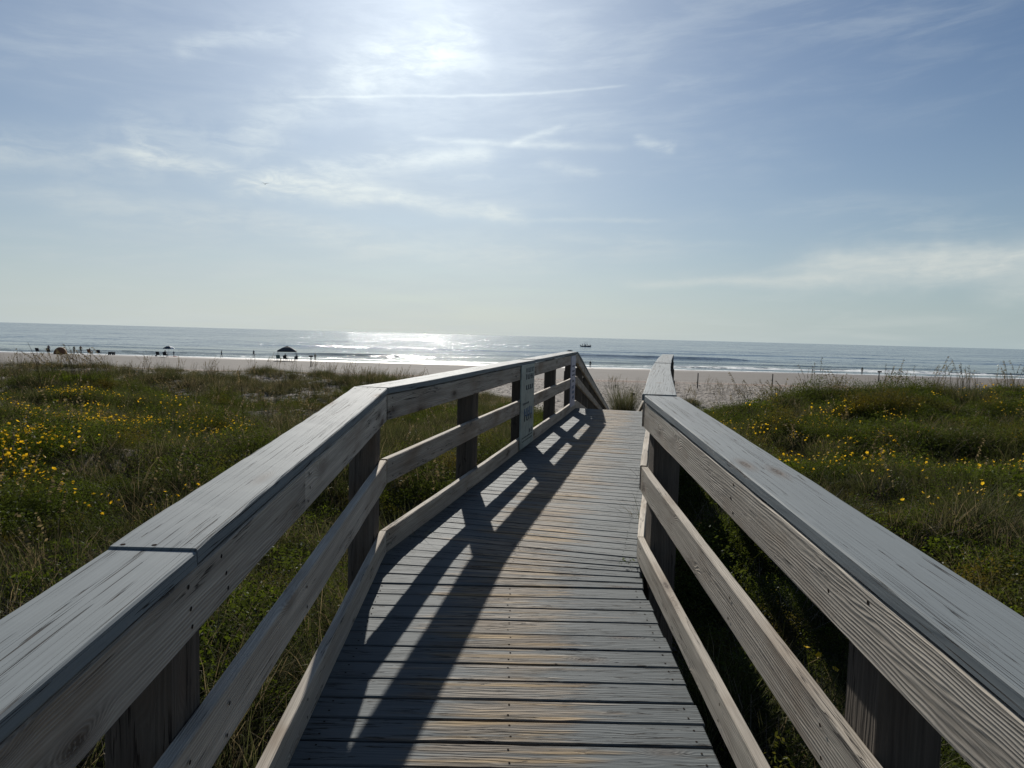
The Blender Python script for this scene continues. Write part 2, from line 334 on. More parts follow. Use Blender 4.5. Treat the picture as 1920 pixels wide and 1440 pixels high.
M_DRY = leaf_mat('dry_grass_blade', (0.13, 0.108, 0.068), (0.22, 0.19, 0.125), (1.1, 1.0, 0.8), 0.15)
M_LEAF = leaf_mat('ground_cover_leaf', (0.021, 0.031, 0.012), (0.052, 0.064, 0.020), (1.5, 1.5, 0.6), 0.03, ((0.105, 0.062, 0.022), 0.5), 0.55)
M_LEAF2 = leaf_mat('bright_leaf', (0.038, 0.058, 0.014), (0.076, 0.104, 0.023), (1.6, 1.5, 0.5), 0.03, None, 0.55)
M_FLOWER = leaf_mat('yellow_petal', (0.62, 0.34, 0.01), (0.75, 0.50, 0.03), (1.1, 1.1, 1.0), 0.05)
M_OAT = leaf_mat('sea_oat_seed_head', (0.105, 0.088, 0.052), (0.20, 0.17, 0.105), (1.1, 1.0, 0.8), 0.1)
M_STALK = leaf_mat('sea_oat_stalk', (0.050, 0.048, 0.028), (0.11, 0.095, 0.055), (1.0, 1.0, 0.8), 0.1)
M_TWIG = plain('dead_twig_bark', (0.16, 0.13, 0.11), 0.9)

# water
def water_mat():
    m, N, out = new_mat('sea_water')
    P = N.new('ShaderNodeNewGeometry').outputs['Position']; x, y, z = N.xyz(P)
    def slope(sx, sy, off, det, rgh, k):
        t = N.new('ShaderNodeTexNoise'); t.inputs['Scale'].default_value = 1.0; t.inputs['Detail'].default_value = det; t.inputs['Roughness'].default_value = rgh
        N.put(t.inputs['Vector'], N.comb(N.m('MULTIPLY', x, sx), N.m('MULTIPLY', y, sy), off))
        return N.v('SCALE', N.v('SUBTRACT', t.outputs['Color'], (0.5, 0.5, 0.5)), k)
    # slopes of wavelets, chop and long swell summed over many sizes
    patch = N.noise(N.comb(N.m('MULTIPLY', x, 0.004), N.m('MULTIPLY', N.m('LOGARITHM', N.m('MAXIMUM', y, 60.0), 2.718), 13.0), 1.0), 1.0, 4.0, 0.6, 0.25)
    pk = N.m('ADD', 0.30, N.m('MULTIPLY', N.rng(patch, 0.36, 0.62), 1.1))
    s1 = N.v('SCALE', slope(0.34, 0.62, 0.0, 8.0, 0.88, 1.45), pk)
    s2 = slope(0.05, 0.16, 5.0, 5.0, 0.75, 0.6)
    s3 = slope(0.008, 0.045, 9.0, 3.0, 0.60, 0.5)
    sv = N.v('ADD', N.v('ADD', s1, s2), s3); ax, ay, az_ = N.xyz(sv)
    GN = N.new('ShaderNodeNewGeometry').outputs['Normal']
    nrm = N.v('NORMALIZE', N.v('ADD', GN, N.comb(N.m('MULTIPLY', ax, 1.5), ay, 0.0)))
    edge = N.noise(N.comb(N.m('MULTIPLY', x, 0.10), 0.0, 0.0), 1.0, 4.0, 0.6)
    shore = N.m('ADD', y, N.m('MULTIPLY', N.m('SUBTRACT', edge, 0.5), 9.0))
    fn = N.noise(N.comb(N.m('MULTIPLY', x, 0.35), N.m('MULTIPLY', y, 0.9), 2.0), 1.0, 5.0, 0.7)
    f0 = N.rng(shore, 146.0, 140.5)
    f1 = N.m('MULTIPLY', N.m('MULTIPLY', N.rng(shore, 144.0, 152.0), N.rng(shore, 166.0, 154.0)), 0.55)
    at = N.new('ShaderNodeAttribute'); at.attribute_name = 'foam'
    foam = N.rng(N.m('ADD', N.m('ADD', f0, f1), N.m('ADD', at.outputs['Fac'], N.m('MULTIPLY', N.m('SUBTRACT', fn, 0.5), 1.6))), 0.62, 0.80)
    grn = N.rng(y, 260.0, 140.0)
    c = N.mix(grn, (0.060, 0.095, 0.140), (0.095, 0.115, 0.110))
    c = N.mix(foam, c, (0.62, 0.64, 0.64))
    p = principled(N, out, c, N.m('ADD', 0.11, N.m('MULTIPLY', foam, 0.5)), 0.09, nrm)
    p.inputs['IOR'].default_value = 1.333
    return m
M_WATER = water_mat()

# ------------------------------------------------------------------ terrain
PTS_Y = [-3000, -40, 0, 12, 22, 33, 45, 60, 90, 120, 130, 140, 170, 400]
PTS_Z = [3.6, 3.6, 3.55, 3.45, 2.95, 1.75, 1.48, 1.20, 0.75, 0.30, 0.14, 0.0, -0.9, -6.0]
MOUNDS = [ # x, y, sx, sy, h
 (16, 24, 7.5, 4.5, 1.30), (27, 23, 8, 5, 1.30), (8.3, 17, 2.5, 3.5, 0.55), (12, 11, 4, 3, 0.35), (34, 35, 12, 6, 1.0),
 (-19.5, 30, 3.6, 3.6, 1.25), (-26, 33, 4, 4, 0.7), (-9, 47, 3.4, 3.0, 0.85), (-17, 55, 9, 3.5, 1.15), (-30, 51, 10, 4, 1.0), (-45, 50, 10, 6, 1.1),
 (9.8, 23.5, 3.2, 3.5, 0.35), (-22, 44, 12, 7, 0.95), (-10, 40, 6, 5, 0.45), (-38, 42, 10, 7, .8), (-5.5, 47, 4, 3, 0.4), (6.5, 10.5, 1.6, 1.5, 0.35), (10.5, 15, 2.2, 1.8, 0.45), (16, 16, 3, 2, 0.4), (-9, 11.5, 2.2, 1.8, 0.35), (-12.5, 16, 3, 1.8, 0.4), (-13, 20, 5, 4, 0.25), (-18, 13, 4, 4, 0.35), (-6, 30, 5, 4, 0.35), (5.6, 35.6, 1.1, 1.1, 0.45), (-12, 44, 1.8, 1.4, 0.5),
 (12.5, 48, 1.2, 1.0, 0.3), (18, 40, 3.5, 2.5, 0.7), (-33, 40, 4, 3, .4)]
def vnoise(x, y, seed=0):
    xi = np.floor(x).astype(np.int64); yi = np.floor(y).astype(np.int64); fx = x - xi; fy = y - yi
    fx = fx * fx * (3 - 2 * fx); fy = fy * fy * (3 - 2 * fy)
    def h(a, b):
        n = (a * 374761393 + b * 668265263 + seed * 1442695041) & 0xffffffff
        n = ((n ^ (n >> 13)) * 1274126177) & 0xffffffff; return ((n ^ (n >> 16)) & 0xffff) / 65535.0
    return (h(xi, yi) * (1 - fx) + h(xi + 1, yi) * fx) * (1 - fy) + (h(xi, yi + 1) * (1 - fx) + h(xi + 1, yi + 1) * fx) * fy
def fbm(x, y, seed=0, oct=4):
    s = 0; a = 0.5; t = 0
    for k in range(oct): s = s + a * vnoise(x * 2 ** k, y * 2 ** k, seed + k); t += a; a *= 0.5
    return s / t
def tz(x, y):
    x = np.asarray(x, float); y = np.asarray(y, float)
    z = np.interp(y, PTS_Y, PTS_Z)
    for mx, my, sx, sy, h in MOUNDS: z = z + h * np.exp(-((x - mx) / sx) ** 2 - ((y - my) / sy) ** 2)
    v = np.clip((50 - y) / 20, 0.12, 1) * np.clip((3000 + y) / 100, 0, 1)
    v = np.where(y > 62, np.clip((130 - y) / 60, 0, 1) * 0.12, v)
    return z + v * ((fbm(x / 4.2, y / 3.4, 3) - 0.5) * 0.95 + (fbm(x / 1.4, y / 1.4, 9, 2) - 0.5) * 0.42) + (fbm(x / .62, y / .75, 61, 2) - .5) * .24 * np.clip((y - 30) / 4, 0, 1) * np.clip((88 - y) / 10, 0, 1)
def tz1(x, y): return float(tz(x, y))
ys = np.concatenate([[-3000, -600, -150, -60, -30], np.arange(-20, -2, 2), np.arange(-2, 20, 0.35), np.arange(20, 90, 0.36), np.arange(90, 145, 1.6), [150, 165, 190, 250, 400]])
half = [np.array([0])]; xs_ = np.concatenate([np.arange(0, 32, 0.32), np.arange(32, 60, 0.9), np.arange(60, 130, 3), [150, 200, 400, 1000, 3000]])
xs = np.concatenate([-xs_[::-1][:-1], xs_])
X, Y = np.meshgrid(xs, ys); Z = tz(X, Y)
nx, ny = len(xs), len(ys)
idx = np.arange(nx * ny).reshape(ny, nx)
faces = np.stack([idx[:-1, :-1], idx[:-1, 1:], idx[1:, 1:], idx[1:, :-1]], -1).reshape(-1, 4)
me = mesh('sand_ground', np.stack([X, Y, Z], -1).reshape(-1, 3), faces.tolist(), True)
g = link('sand_ground', me, None, M_SAND); tag(g, 'pale dune and beach sand running down to the water', kind='structure')

# ------------------------------------------------------------------ sea with real swell and breakers
ys = np.concatenate([np.arange(134, 200, 0.7), np.arange(200, 330, 2.0), np.geomspace(332, 30000, 60)])
xs_ = np.concatenate([np.arange(0, 130, 2.5), np.geomspace(133, 30000, 45)]); xs = np.concatenate([-xs_[::-1][:-1], xs_])
X, Y = np.meshgrid(xs, ys)
def ridge(X, Y, y0, x0, x1, hgt, w):
    yc = y0 + (fbm(X / 30, X * 0 + y0, 5) - 0.5) * 7; d = Y - yc
    prof = np.where(d < 0, np.exp(-(d / (w * 0.45)) ** 2), np.exp(-(d / (w * 1.5)) ** 2))
    ex = 1 / (1 + np.exp(-(X - x0) / 4)) * 1 / (1 + np.exp((X - x1) / 4)); return hgt * prof * ex
Z = np.zeros_like(X) + (fbm(X / 40, Y / 9, 20) - 0.5) * 0.22 * np.clip((Y - 150) / 30, 0, 1) * (Y < 900)
RID = [(173, -55, -22, 0.62, 2.4), (222, 14, 75, 0.75, 3.6), (155, 34, 62, 0.42, 1.6), (158, 66, 130, 0.42, 1.8), (150, -140, -60, 0.16, 1.4),
       (161, -100, -50, 0.22, 1.8), (190, -130, -70, 0.25, 2.5), (168, 0, 40, 0.25, 1.8), (182, 30, 120, 0.25, 2.2), (205, -20, 20, 0.3, 3), (260, -90, 30, .35, 4), (300, 20, 160, .4, 4)]
for r in RID: Z = Z + ridge(X, Y, *r)
foam = np.zeros_like(X)
for (y0, x0, x1, a) in [(154, 30, 60, .5), (170, -30, -14, .5), (156.5, 60, 125, .55), (149, -60, 40, .45)]:
    foam += a * np.exp(-((Y - y0 - (fbm(X / 25, X * 0, 31) - 0.5) * 5) / 1.6) ** 2) / (1 + np.exp(-(X - x0) / 3)) / (1 + np.exp((X - x1) / 3))
nx, ny = len(xs), len(ys); idx = np.arange(nx * ny).reshape(ny, nx)
faces = np.stack([idx[:-1, :-1], idx[:-1, 1:], idx[1:, 1:], idx[1:, :-1]], -1).reshape(-1, 4)
me = mesh('sea_water', np.stack([X, Y, Z], -1).reshape(-1, 3), faces.tolist(), True)
at = me.attributes.new('foam', 'FLOAT', 'POINT'); at.data.foreach_set('value', foam.reshape(-1).astype(np.float32))
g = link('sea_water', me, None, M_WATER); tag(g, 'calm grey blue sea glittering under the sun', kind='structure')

# ------------------------------------------------------------------ boardwalk geometry
XL, YL, XR, YR, ZB = -0.6672, 3.7405, 0.7138, 3.7532, EYE - 1.2265
A1, S1, A2, S2, A3, S3 = -0.010, 0.0703, 0.225, 0.0078, 0.165, -0.142
D2, D3 = 7.73, 22.0
RH = 0.93
def dirv(a, s): return Vector((math.sin(a), math.cos(a), s))
class Seg:
    """one straight stretch of the walkway: frame with x along, y outward on the given side, z up from the deck"""
    def __init__(s, p, a, sl, length):
        s.p = Vector(p); s.a = a; s.sl = sl; s.L = length
        s.d = dirv(a, sl).normalized(); s.k = dirv(a, sl).length
        s.lat = Vector((math.cos(a), -math.sin(a), 0)); s.n = s.lat.cross(s.d).normalized()
    def pt(s, t, lat=0.0, h=0.0): return s.p + dirv(s.a, s.sl) * t + s.lat * lat + Vector((0, 0, h))
PL1 = Vector((XL, YL, ZB)); PR1 = Vector((XR, YR, ZB))
PL2 = PL1 + dirv(A2, S2) * D2; PR2 = PR1 + dirv(A2, S2) * (D2 * 0.985)
SEG = {('L', 1): Seg(PL1, A1, S1, 5.3), ('R', 1): Seg(PR1, A1, S1, 5.3), ('L', 2): Seg(PL1, A2, S2, D2), ('R', 2): Seg(PR1, A2, S2, D2 * 0.985),
       ('L', 3): Seg(PL2, A3, S3, D3), ('R', 3): Seg(PR2, A3, S3, D3)}
walk = empty('boardwalk', (0.0, YL, ZB - 0.3))
tag(walk, 'weathered timber boardwalk with grey capped rails bending right over the dunes to the beach', 'boardwalk')
bpy.context.view_layer.update()
WINV = Matrix.Translation(-Vector(walk.location))
CH = 0.004
def lumber(name, M, L0, L1, y0, y1, z0, z1, mat, parent=walk, m0=0.0, m1=0.0, nst=5, bow=0.002, parent_inv=WINV, ch=CH, sag=None, wear=0.0):
    """chamfered board in its own frame; m0/m1 are the end mitres (x shift per metre of y)"""
    yc, zc_ = (y0 + y1) / 2, (z0 + z1) / 2; xc = (L0 + L1) / 2
    a, b = (y1 - y0) / 2, (z1 - z0) / 2
    ring = [(-a + ch, -b), (a - ch, -b), (a, -b + ch), (a, b - ch), (a - ch, b), (-a + ch, b), (-a, b - ch), (-a, -b + ch)]
    vs = []; ph = random.uniform(0, 6)
    for i in range(nst):
        f = i / (nst - 1); x = (L0 - xc) * (1 - f) + (L1 - xc) * f
        wy = bow * math.sin(ph + f * 5) if 0 < i < nst - 1 else 0; wz = bow * math.cos(ph * 2 + f * 4) if 0 < i < nst - 1 else 0
        for (yy, zz) in ring:
            sh = (m0 if i == 0 else m1 if i == nst - 1 else 0.0) * (yy + yc)
            sg_ = sag(x + xc) if sag else 0.0
            wr_ = random.uniform(-wear, wear) * (2.2 if random.random() < .08 else 1) if wear else 0.0
            vs.append((x + sh, yy * (1 - abs(wr_) / max(a, .01)) + wy + sg_, zz * (1 - abs(wr_) / max(b, .01)) + wz))
    fs = []
    for i in range(nst - 1):
        for k in range(8):
            k2 = (k + 1) % 8; fs.append((i * 8 + k, i * 8 + k2, (i + 1) * 8 + k2, (i + 1) * 8 + k))
    fs.append(tuple(range(8))[::-1]); fs.append(tuple((nst - 1) * 8 + k for k in range(8)))
    o = link(name, mesh(name, vs, [f[::-1] for f in fs]), parent, mat)
    o.matrix_world = M @ Matrix.Translation((xc, yc, zc_)); 
    if parent: o.matrix_parent_inverse = Matrix.Identity(4); o.matrix_basis = parent_inv @ M @ Matrix.Translation((xc, yc, zc_))
    return o
def frame(seg, side):
    """columns: along, outward, up.  Left side outward = -lat"""
    s = SEG[(side, seg)]; o = -s.lat if side == 'L' else s.lat
    n = s.n
    M = Matrix(((s.d.x, o.x, n.x, s.p.x), (s.d.y, o.y, n.y, s.p.y), (s.d.z, o.z, n.z, s.p.z), (0, 0, 0, 1)))
    return M
def rail_piece(name, seg, side, t0, t1, y0, y1, z0, z1, mat, m0=0.0, m1=0.0, nst=6, bow=0.0025):
    sag = (lambda t: -0.036 * math.sin(math.pi * min(max(t / 7.2, 0), 1)) ** 1.0) if (seg == 2 and side == 'R') else None
    if seg < 3: nst = 30 if seg == 1 else 16
    o = lumber(name, frame(seg, side), t0, t1, y0, y1, z0, z1, mat, m0=m0, m1=m1, nst=nst, bow=bow, sag=sag, wear=0.0012 if seg < 3 else 0)
    if side == 'L': o.data.flip_normals()
    return o
FX = {1: math.cos(math.atan(S1)), 2: 1.0, 3: math.cos(math.atan(S3))}
CAPW, CAPT, RT, RW = 0.184, 0.037, 0.038, 0.138
def tan2(a): return math.tan(a / 2)
d12 = A2 - A1; d23 = A3 - A2
for side, sg in (('L', 1), ('R', -1)):
    e12 = tan2(d12) * sg; e23 = tan2(d23) * sg           # outer edge runs longer on the left at a right-hand bend
    # caps: (segment, t0, t1, mitre0, mitre1, lift)
    caps = [(1, -5.3, -2.28, 0, 0, 0.0), (1, -2.275, 0, 0, e12, 0.004)] if side == 'L' else [(1, -5.3, 0, 0, e12, 0.0)]
    caps += [(2, 0, 4.15, -e12, 0, 0.0), (2, 4.155, D2 * (1 if side == 'L' else .985), 0, e23, 0.005)]
    caps += [(3, k * 4.4, (k + 1) * 4.4 - 0.005, -e23 if k == 0 else 0, 0, 0.0) for k in range(5)]
    for (sgm, t0, t1, m0, m1, lift) in caps:
        k = SEG[(side, sgm)].k
        rail_piece('handrail_cap', sgm, side, t0 * k, t1 * k, -0.004, CAPW - 0.004, RH - CAPT + lift, RH + lift, M_CAP if sgm == 1 or side == 'R' or t0 == 0 else M_CAP, m0, m1)
    for (z0, z1, nm) in ((RH - CAPT - 0.004 - RW, RH - CAPT - 0.004, 'top_rail'), (0.40, 0.40 + RW, 'middle_rail'), (0.012, 0.012 + RW * 0.93, 'bottom_rail')):
        if side == 'L':
            spans = {'top_rail': [(-5.3, -1.5), (-1.497, 0)], 'middle_rail': [(-5.3, 0)], 'bottom_rail': [(-5.3, 0)]}[nm]
        else: spans = [(-5.3, 0)]
        for (t0, t1) in spans:
            k = SEG[(side, 1)].k
            rail_piece(nm, 1, side, t0 * k, t1 * k, 0, RT, z0, z1, M_RAIL, 0, e12 if t1 == 0 else 0)
        L2 = D2 * (1 if side == 'L' else .985)
        for (t0, t1) in [(0, 4.0), (4.004, L2)]:
            rail_piece(nm, 2, side, t0, t1, 0, RT, z0, z1, M_RAIL, -e12 if t0 == 0 else 0, e23 if t1 == L2 else 0)
        for kk in range(5):
            k = SEG[(side, 3)].k
            rail_piece(nm, 3, side, kk * 4.4 * k, (kk * 4.4 + 4.396) * k, 0, RT, z0, z1, M_RAIL, -e23 if kk == 0 else 0, 0, nst=3)
# posts: vertical 6x6 timbers outside the rails, down into the sand
def post(seg, side, t, w=0.138):
    s = SEG[(side, seg)]; o = -s.lat if side == 'L' else s.lat
    top = s.pt(t) + Vector((0, 0, RH - CAPT - 0.003)) ; c = s.pt(t, (-1 if side == 'L' else 1) * (RT + w / 2 + 0.002))
    ztop = min(s.pt(t - w / 2).z, s.pt(t + w / 2).z) + RH - CAPT - 0.010; zb = tz1(c.x, c.y) - 0.35
    h = Vector((s.d.x, s.d.y, 0)).normalized()
    M = Matrix(((0, h.x, o.x, c.x), (0, h.y, o.y, c.y), (1, h.z, o.z, 0), (0, 0, 0, 1)))
    ob = lumber('post', M, zb, ztop, -w / 2, w / 2, -w / 2, w / 2, M_POST, nst=3, bow=0.0)
    if side == 'R': pass
    else: ob.data.flip_normals()
    return ob
for side in 'LR':
    for t in (-4.55, -2.30, -0.085): post(1, side, t)
    for t in ((1.88, 3.83, 5.78, 7.62) if side == 'L' else (1.88, 3.83, 5.78, 7.5)): post(2, side, t)
    for k in range(1, 11): post(3, side, k * 2.15 - 0.1)
# deck planks
def plank(a, b, c, d, th=0.036):
    """corner points at the top: a = near left, b = near right, c = far right, d = far left"""
    a, b, c, d = map(Vector, (a, b, c, d)); ctr = (a + b + c + d) / 4
    ex = ((b + c) / 2 - (a + d) / 2).normalized(); ey = ((c + d) / 2 - (a + b) / 2); ez = ex.cross(ey).normalized(); ey = ez.cross(ex)
    dzv = random.uniform(-0.0016, 0.0016); gap = random.choice((0.0022, 0.003, 0.004, 0.0055)) 
    loc = []
    for p, sy in ((a, 1), (b, 1), (c, -1), (d, -1)):
        q = p - ctr; loc.append(Vector((q.dot(ex), q.dot(ey) + sy * gap, 0)))
    vs = []; ch = 0.004
    nst = 2; fsx = []
    ctrv = sum(loc, Vector()) / 4
    def ins(p, k): 
        q = p.copy(); q.x -= math.copysign(k, p.x); q.y -= math.copysign(min(k, abs(p.y) * .5), p.y); return q
    jl = random.uniform(-0.006, 0.006); jr = random.uniform(-0.006, 0.006)
    loc[0].x += jl; loc[3].x += jl; loc[1].x += jr; loc[2].x += jr
    vs = [Vector((p.x, p.y, -th)) for p in loc] + [Vector((p.x, p.y, -ch)) for p in loc] + [ins(p, ch) for p in loc]
    fs = [(3, 2, 1, 0)]
    for k in range(4):
        k2 = (k + 1) % 4; fs += [(k, k2, 4 + k2, 4 + k), (4 + k, 4 + k2, 8 + k2, 8 + k)]
    fs.append((8, 9, 10, 11))
    o = link('plank', mesh('plank', vs, fs), walk, M_DECK)
    o.matrix_basis = WINV @ Matrix(((ex.x, ey.x, ez.x, ctr.x), (ex.y, ey.y, ez.y, ctr.y), (ex.z, ey.z, ez.z, ctr.z + dzv), (0, 0, 0, 1)))
    return o
nails = MB()
def nailrow(pl, pr, n, along, parts=(0.035, 0.5, 0.965)):
    for f in parts:
        c = pl.lerp(pr, f)
        for s_ in (-0.030, 0.030):
            q = c + along * (s_ + random.uniform(-.005, .005)) + (pr - pl).normalized() * random.uniform(-.006, .006) + Vector((0, 0, 0.0012))
            r = 0.0042; vs = [q + (pr - pl).normalized() * (r * math.cos(k * 1.0472)) + along * (r * math.sin(k * 1.0472)) for k in range(6)]
            nails.add(vs, [(0, 1, 2, 3, 4, 5)])
PW = 0.1205
s1L, s2L = SEG[('L', 1)], SEG[('L', 2)]
latw = (PR1 - PL1).dot(s1L.lat); OVL = 0.05
# stretch 1
T1 = -0.36; rsh = (PR1 - PL1).dot(Vector((math.sin(A1), math.cos(A1), 0)))
t = T1; i = 0
while t > -5.3:
    w = PW * random.choice((1.0, 1.0, 0.985, 1.01))
    a = s1L.pt(t - w, -OVL); d = s1L.pt(t, -OVL); b = s1L.pt(t - w, latw - 0.032); c = s1L.pt(t, latw - 0.032)
    plank(a, b, c, d); 
    if t > -3.3: nailrow(a.lerp(d, .5) + s1L.lat * (OVL + .0), b.lerp(c, .5), s1L.n, s1L.d)
    t -= w; i += 1
# fan of tapering boards at the bend
lat2 = (PR1 - PL1).dot(s2L.lat)
TE = 0.37
L_start, R_start = s1L.pt(T1, -OVL), s1L.pt(T1, latw - 0.032)
L_end, R_end = s2L.pt(TE, -OVL), s2L.pt(TE, lat2 + 0.01)
NF = 6
for k in range(NF):
    def lp(f):
        tL = T1 + (TE - T1) * f
        return s1L.pt(tL, -OVL) if tL < 0 else s2L.pt(tL, -OVL)
    f0, f1 = k / NF, (k + 1) / NF
    plank(lp(f0), R_start.lerp(R_end, f0), R_start.lerp(R_end, f1), lp(f1))
    nailrow(lp((f0 + f1) / 2) + s1L.lat * OVL, R_start.lerp(R_end, (f0 + f1) / 2), s1L.n, s1L.d * .6)
t = TE
while t < D2 + 0.08:
    w = PW * random.choice((1.0, 0.985, 1.0, 1.01))
    a = s2L.pt(t, -OVL); b = s2L.pt(t, lat2 + 0.02); c = s2L.pt(t + w, lat2 + 0.02); d = s2L.pt(t + w, -OVL); plank(a, b, c, d)
    if t < 3: nailrow(a.lerp(d, .5) + s2L.lat * OVL, b.lerp(c, .5) - s2L.lat * .05, s2L.n, s2L.d)
    t += w
s3L = SEG[('L', 3)]; lat3 = (PR2 - PL2).dot(s3L.lat); t = 0.10
while t < D3:
    a = s3L.pt(t, -OVL, -0.006); b = s3L.pt(t, lat3 + 0.02, -0.006); c = s3L.pt(t + PW, lat3 + 0.02, -0.006); d = s3L.pt(t + PW, -OVL, -0.006); plank(a, b, c, d); t += PW
def rail_nails(seg, side, t, hs):
    s_ = SEG[(side, seg)]; o_ = -s_.lat if side == 'L' else s_.lat; inn = -o_
    for h in hs:
        q = s_.pt(t + random.uniform(-.03, .03), 0, h) + inn * 0.0015; vs = [q + s_.d * (.0055 * math.cos(k * 1.0472)) + Vector((0, 0, .0055 * math.sin(k * 1.0472))) for k in range(6)]
        nails.add(vs if side == 'R' else vs[::-1], [(0, 1, 2, 3, 4, 5)])
def cap_nails(seg, side, t):
    s_ = SEG[(side, seg)]; o_ = -s_.lat if side == 'L' else s_.lat
    for f in (.03, .09, .15):
        q = s_.pt(t + random.uniform(-.02, .02), 0, RH + (.0015 if side == 'R' and sgm == 1 else .0066)) + o_ * (f + random.uniform(-.01, .01)); nails.add([q + s_.d * (.006 * math.cos(k * 1.0472)) + o_ * (.006 * math.sin(k * 1.0472)) for k in range(6)], [(0, 1, 2, 3, 4, 5)])
for side in 'LR':
    for (sgm, ts) in ((1, (-4.6, -2.36, -2.20, -1.52, -.08)), (2, (.06, 1.82, 3.76, 4.2, 5.7, 7.6))):
        for t in ts:
            rail_nails(sgm, side, t, [.78, .82, .87, .43, .50, .05, .11])
    for (sgm, ts) in ((1, (-3.6, -2.33, -2.23, -.1) if side == 'L' else (-3.7, -1.2)), (2, (.12, 1.85, 3.8, 4.1, 5.7))):
        for t in ts: cap_nails(sgm, side, t)
M_NAIL = plain('rusty_nail_head', (0.035, 0.028, 0.024), 0.95, 0.0)
nails.v = [tuple(Vector(v) - Vector(walk.location)) for v in nails.v]
tag(nails.build('nail_heads', M_NAIL, walk), kind='stuff')
# joists under the boards
for side in 'L':
    for (sgm, t0, t1, wd) in ((1, -5.3, -0.02, latw), (2, 0.03, D2, lat2), (3, 0.05, D3, lat3)):
        s = SEG[('L', sgm)]
        for y in (0.03, wd / 2, wd - 0.055):
            M = Matrix(((s.d.x, s.lat.x, -s.n.x, s.p.x), (s.d.y, s.lat.y, -s.n.y, s.p.y), (s.d.z, s.lat.z, -s.n.z, s.p.z), (0, 0, 0, 1)))
            o = lumber('joist', M, t0 * s.k, t1 * s.k, y, y + 0.038, 0.040 + (0.006 if sgm == 3 else 0), 0.23, M_SHADEWOOD, nst=2, bow=0)
            
# ------------------------------------------------------------------ two flat notice boards fixed to the left rail
def sign_mat(name, c, ink):
    m, N, out = new_mat(name); P = N.new('ShaderNodeTexCoord').outputs['Object']
    n = N.noise(P, 9.0, 4.0, 0.65); sc = N.noise(N.v('MULTIPLY', P, (40.0, 3.0, 3.0)), 1.0, 3.0)
    colr = N.mix(N.rng(n, 0.35, 0.7), c, tuple(x * 0.6 for x in c)); colr = N.mix(N.m('MULTIPLY', N.rng(sc, 0.55, 0.7), 0.4), colr, ink)
    principled(N, out, colr, 0.5, 0.4); return m
M_SG1 = sign_mat('faded_green_sign_paint', (0.27, 0.33, 0.31), (0.10, 0.13, 0.13))
M_SG2 = sign_mat('faded_lilac_sign_paint', (0.42, 0.42, 0.52), (0.16, 0.18, 0.26))
M_INK = plain('dark_sign_ink', (0.035, 0.045, 0.055)); M_INKB = plain('blue_sign_ink', (0.06, 0.13, 0.24))
s = SEG[('L', 2)]
FR = Matrix(((s.d.x, s.lat.x, 0, 0), (s.d.y, s.lat.y, 0, 0), (s.d.z, s.lat.z, 1, 0), (0, 0, 0, 1)))
def notice(t0, t1, mat, ink, rows, label, z0=0.045, z1=0.885):
    c = s.pt((t0 + t1) / 2, 0.010, 0); r = bpy.data.objects.new('notice_board', None); col.objects.link(r)
    r.matrix_world = Matrix.Translation(c) @ FR; tag(r, label, 'sign', 'notice boards on the left rail')
    w = t1 - t0; b = MB(); b.box((0, 0, (z0 + z1) / 2), (w, 0.012, z1 - z0)); b.build('panel', mat, r)
    mk = MB()
    for (zc2, hh, x0, x1, n_, mi) in rows:
        for k in range(n_):
            xx = x0 + (x1 - x0) * (k + 0.5) / n_; ww = (x1 - x0) / n_ * 0.34
            mk.box((xx * w, 0.0075, z0 + zc2 * (z1 - z0)), (ww * w, 0.003, hh * random.uniform(.8, 1.1)), mi)
            if random.random() < .7: mk.box((xx * w + ww * w * .9, 0.0075, z0 + zc2 * (z1 - z0) + random.choice((-.4, 0, .4)) * hh), (ww * w, 0.003, hh * .2), mi)
    o = mk.build('lettering', [M_INK, ink], r); o['kind'] = 'stuff'
    return r
notice(3.37, 4.04, M_SG1, M_INKB, [(.93, .05, -.2, .42, 4, 0), (.85, .055, -.2, .42, 5, 0), (.72, .05, -.2, .42, 4, 0), (.53, .02, -.4, .1, 6, 0), (.42, .10, -.3, .35, 5, 1), (.35, .07, -.3, .35, 4, 0), (.17, .05, .1, .4, 2, 0), (.12, .012, -.4, .4, 12, 0), (.08, .012, -.4, .4, 12, 0)],
       'tall faded grey green notice board on the nearer half of the left rail', 0.03, 0.90)
notice(6.95, 7.42, M_SG2, M_INKB, [(.80, .02, -.3, .3, 3, 0), (.70, .02, -.3, .3, 4, 0), (.62, .02, -.3, .3, 5, 0), (.5, .03, -.2, .2, 3, 0), (.38, .05, -.3, .3, 4, 1), (.28, .05, -.3, .3, 4, 1), (.18, .05, -.2, .3, 3, 1)],
       'slim pale lilac notice board beside the last post where the ramp starts down', 0.10, 0.885)

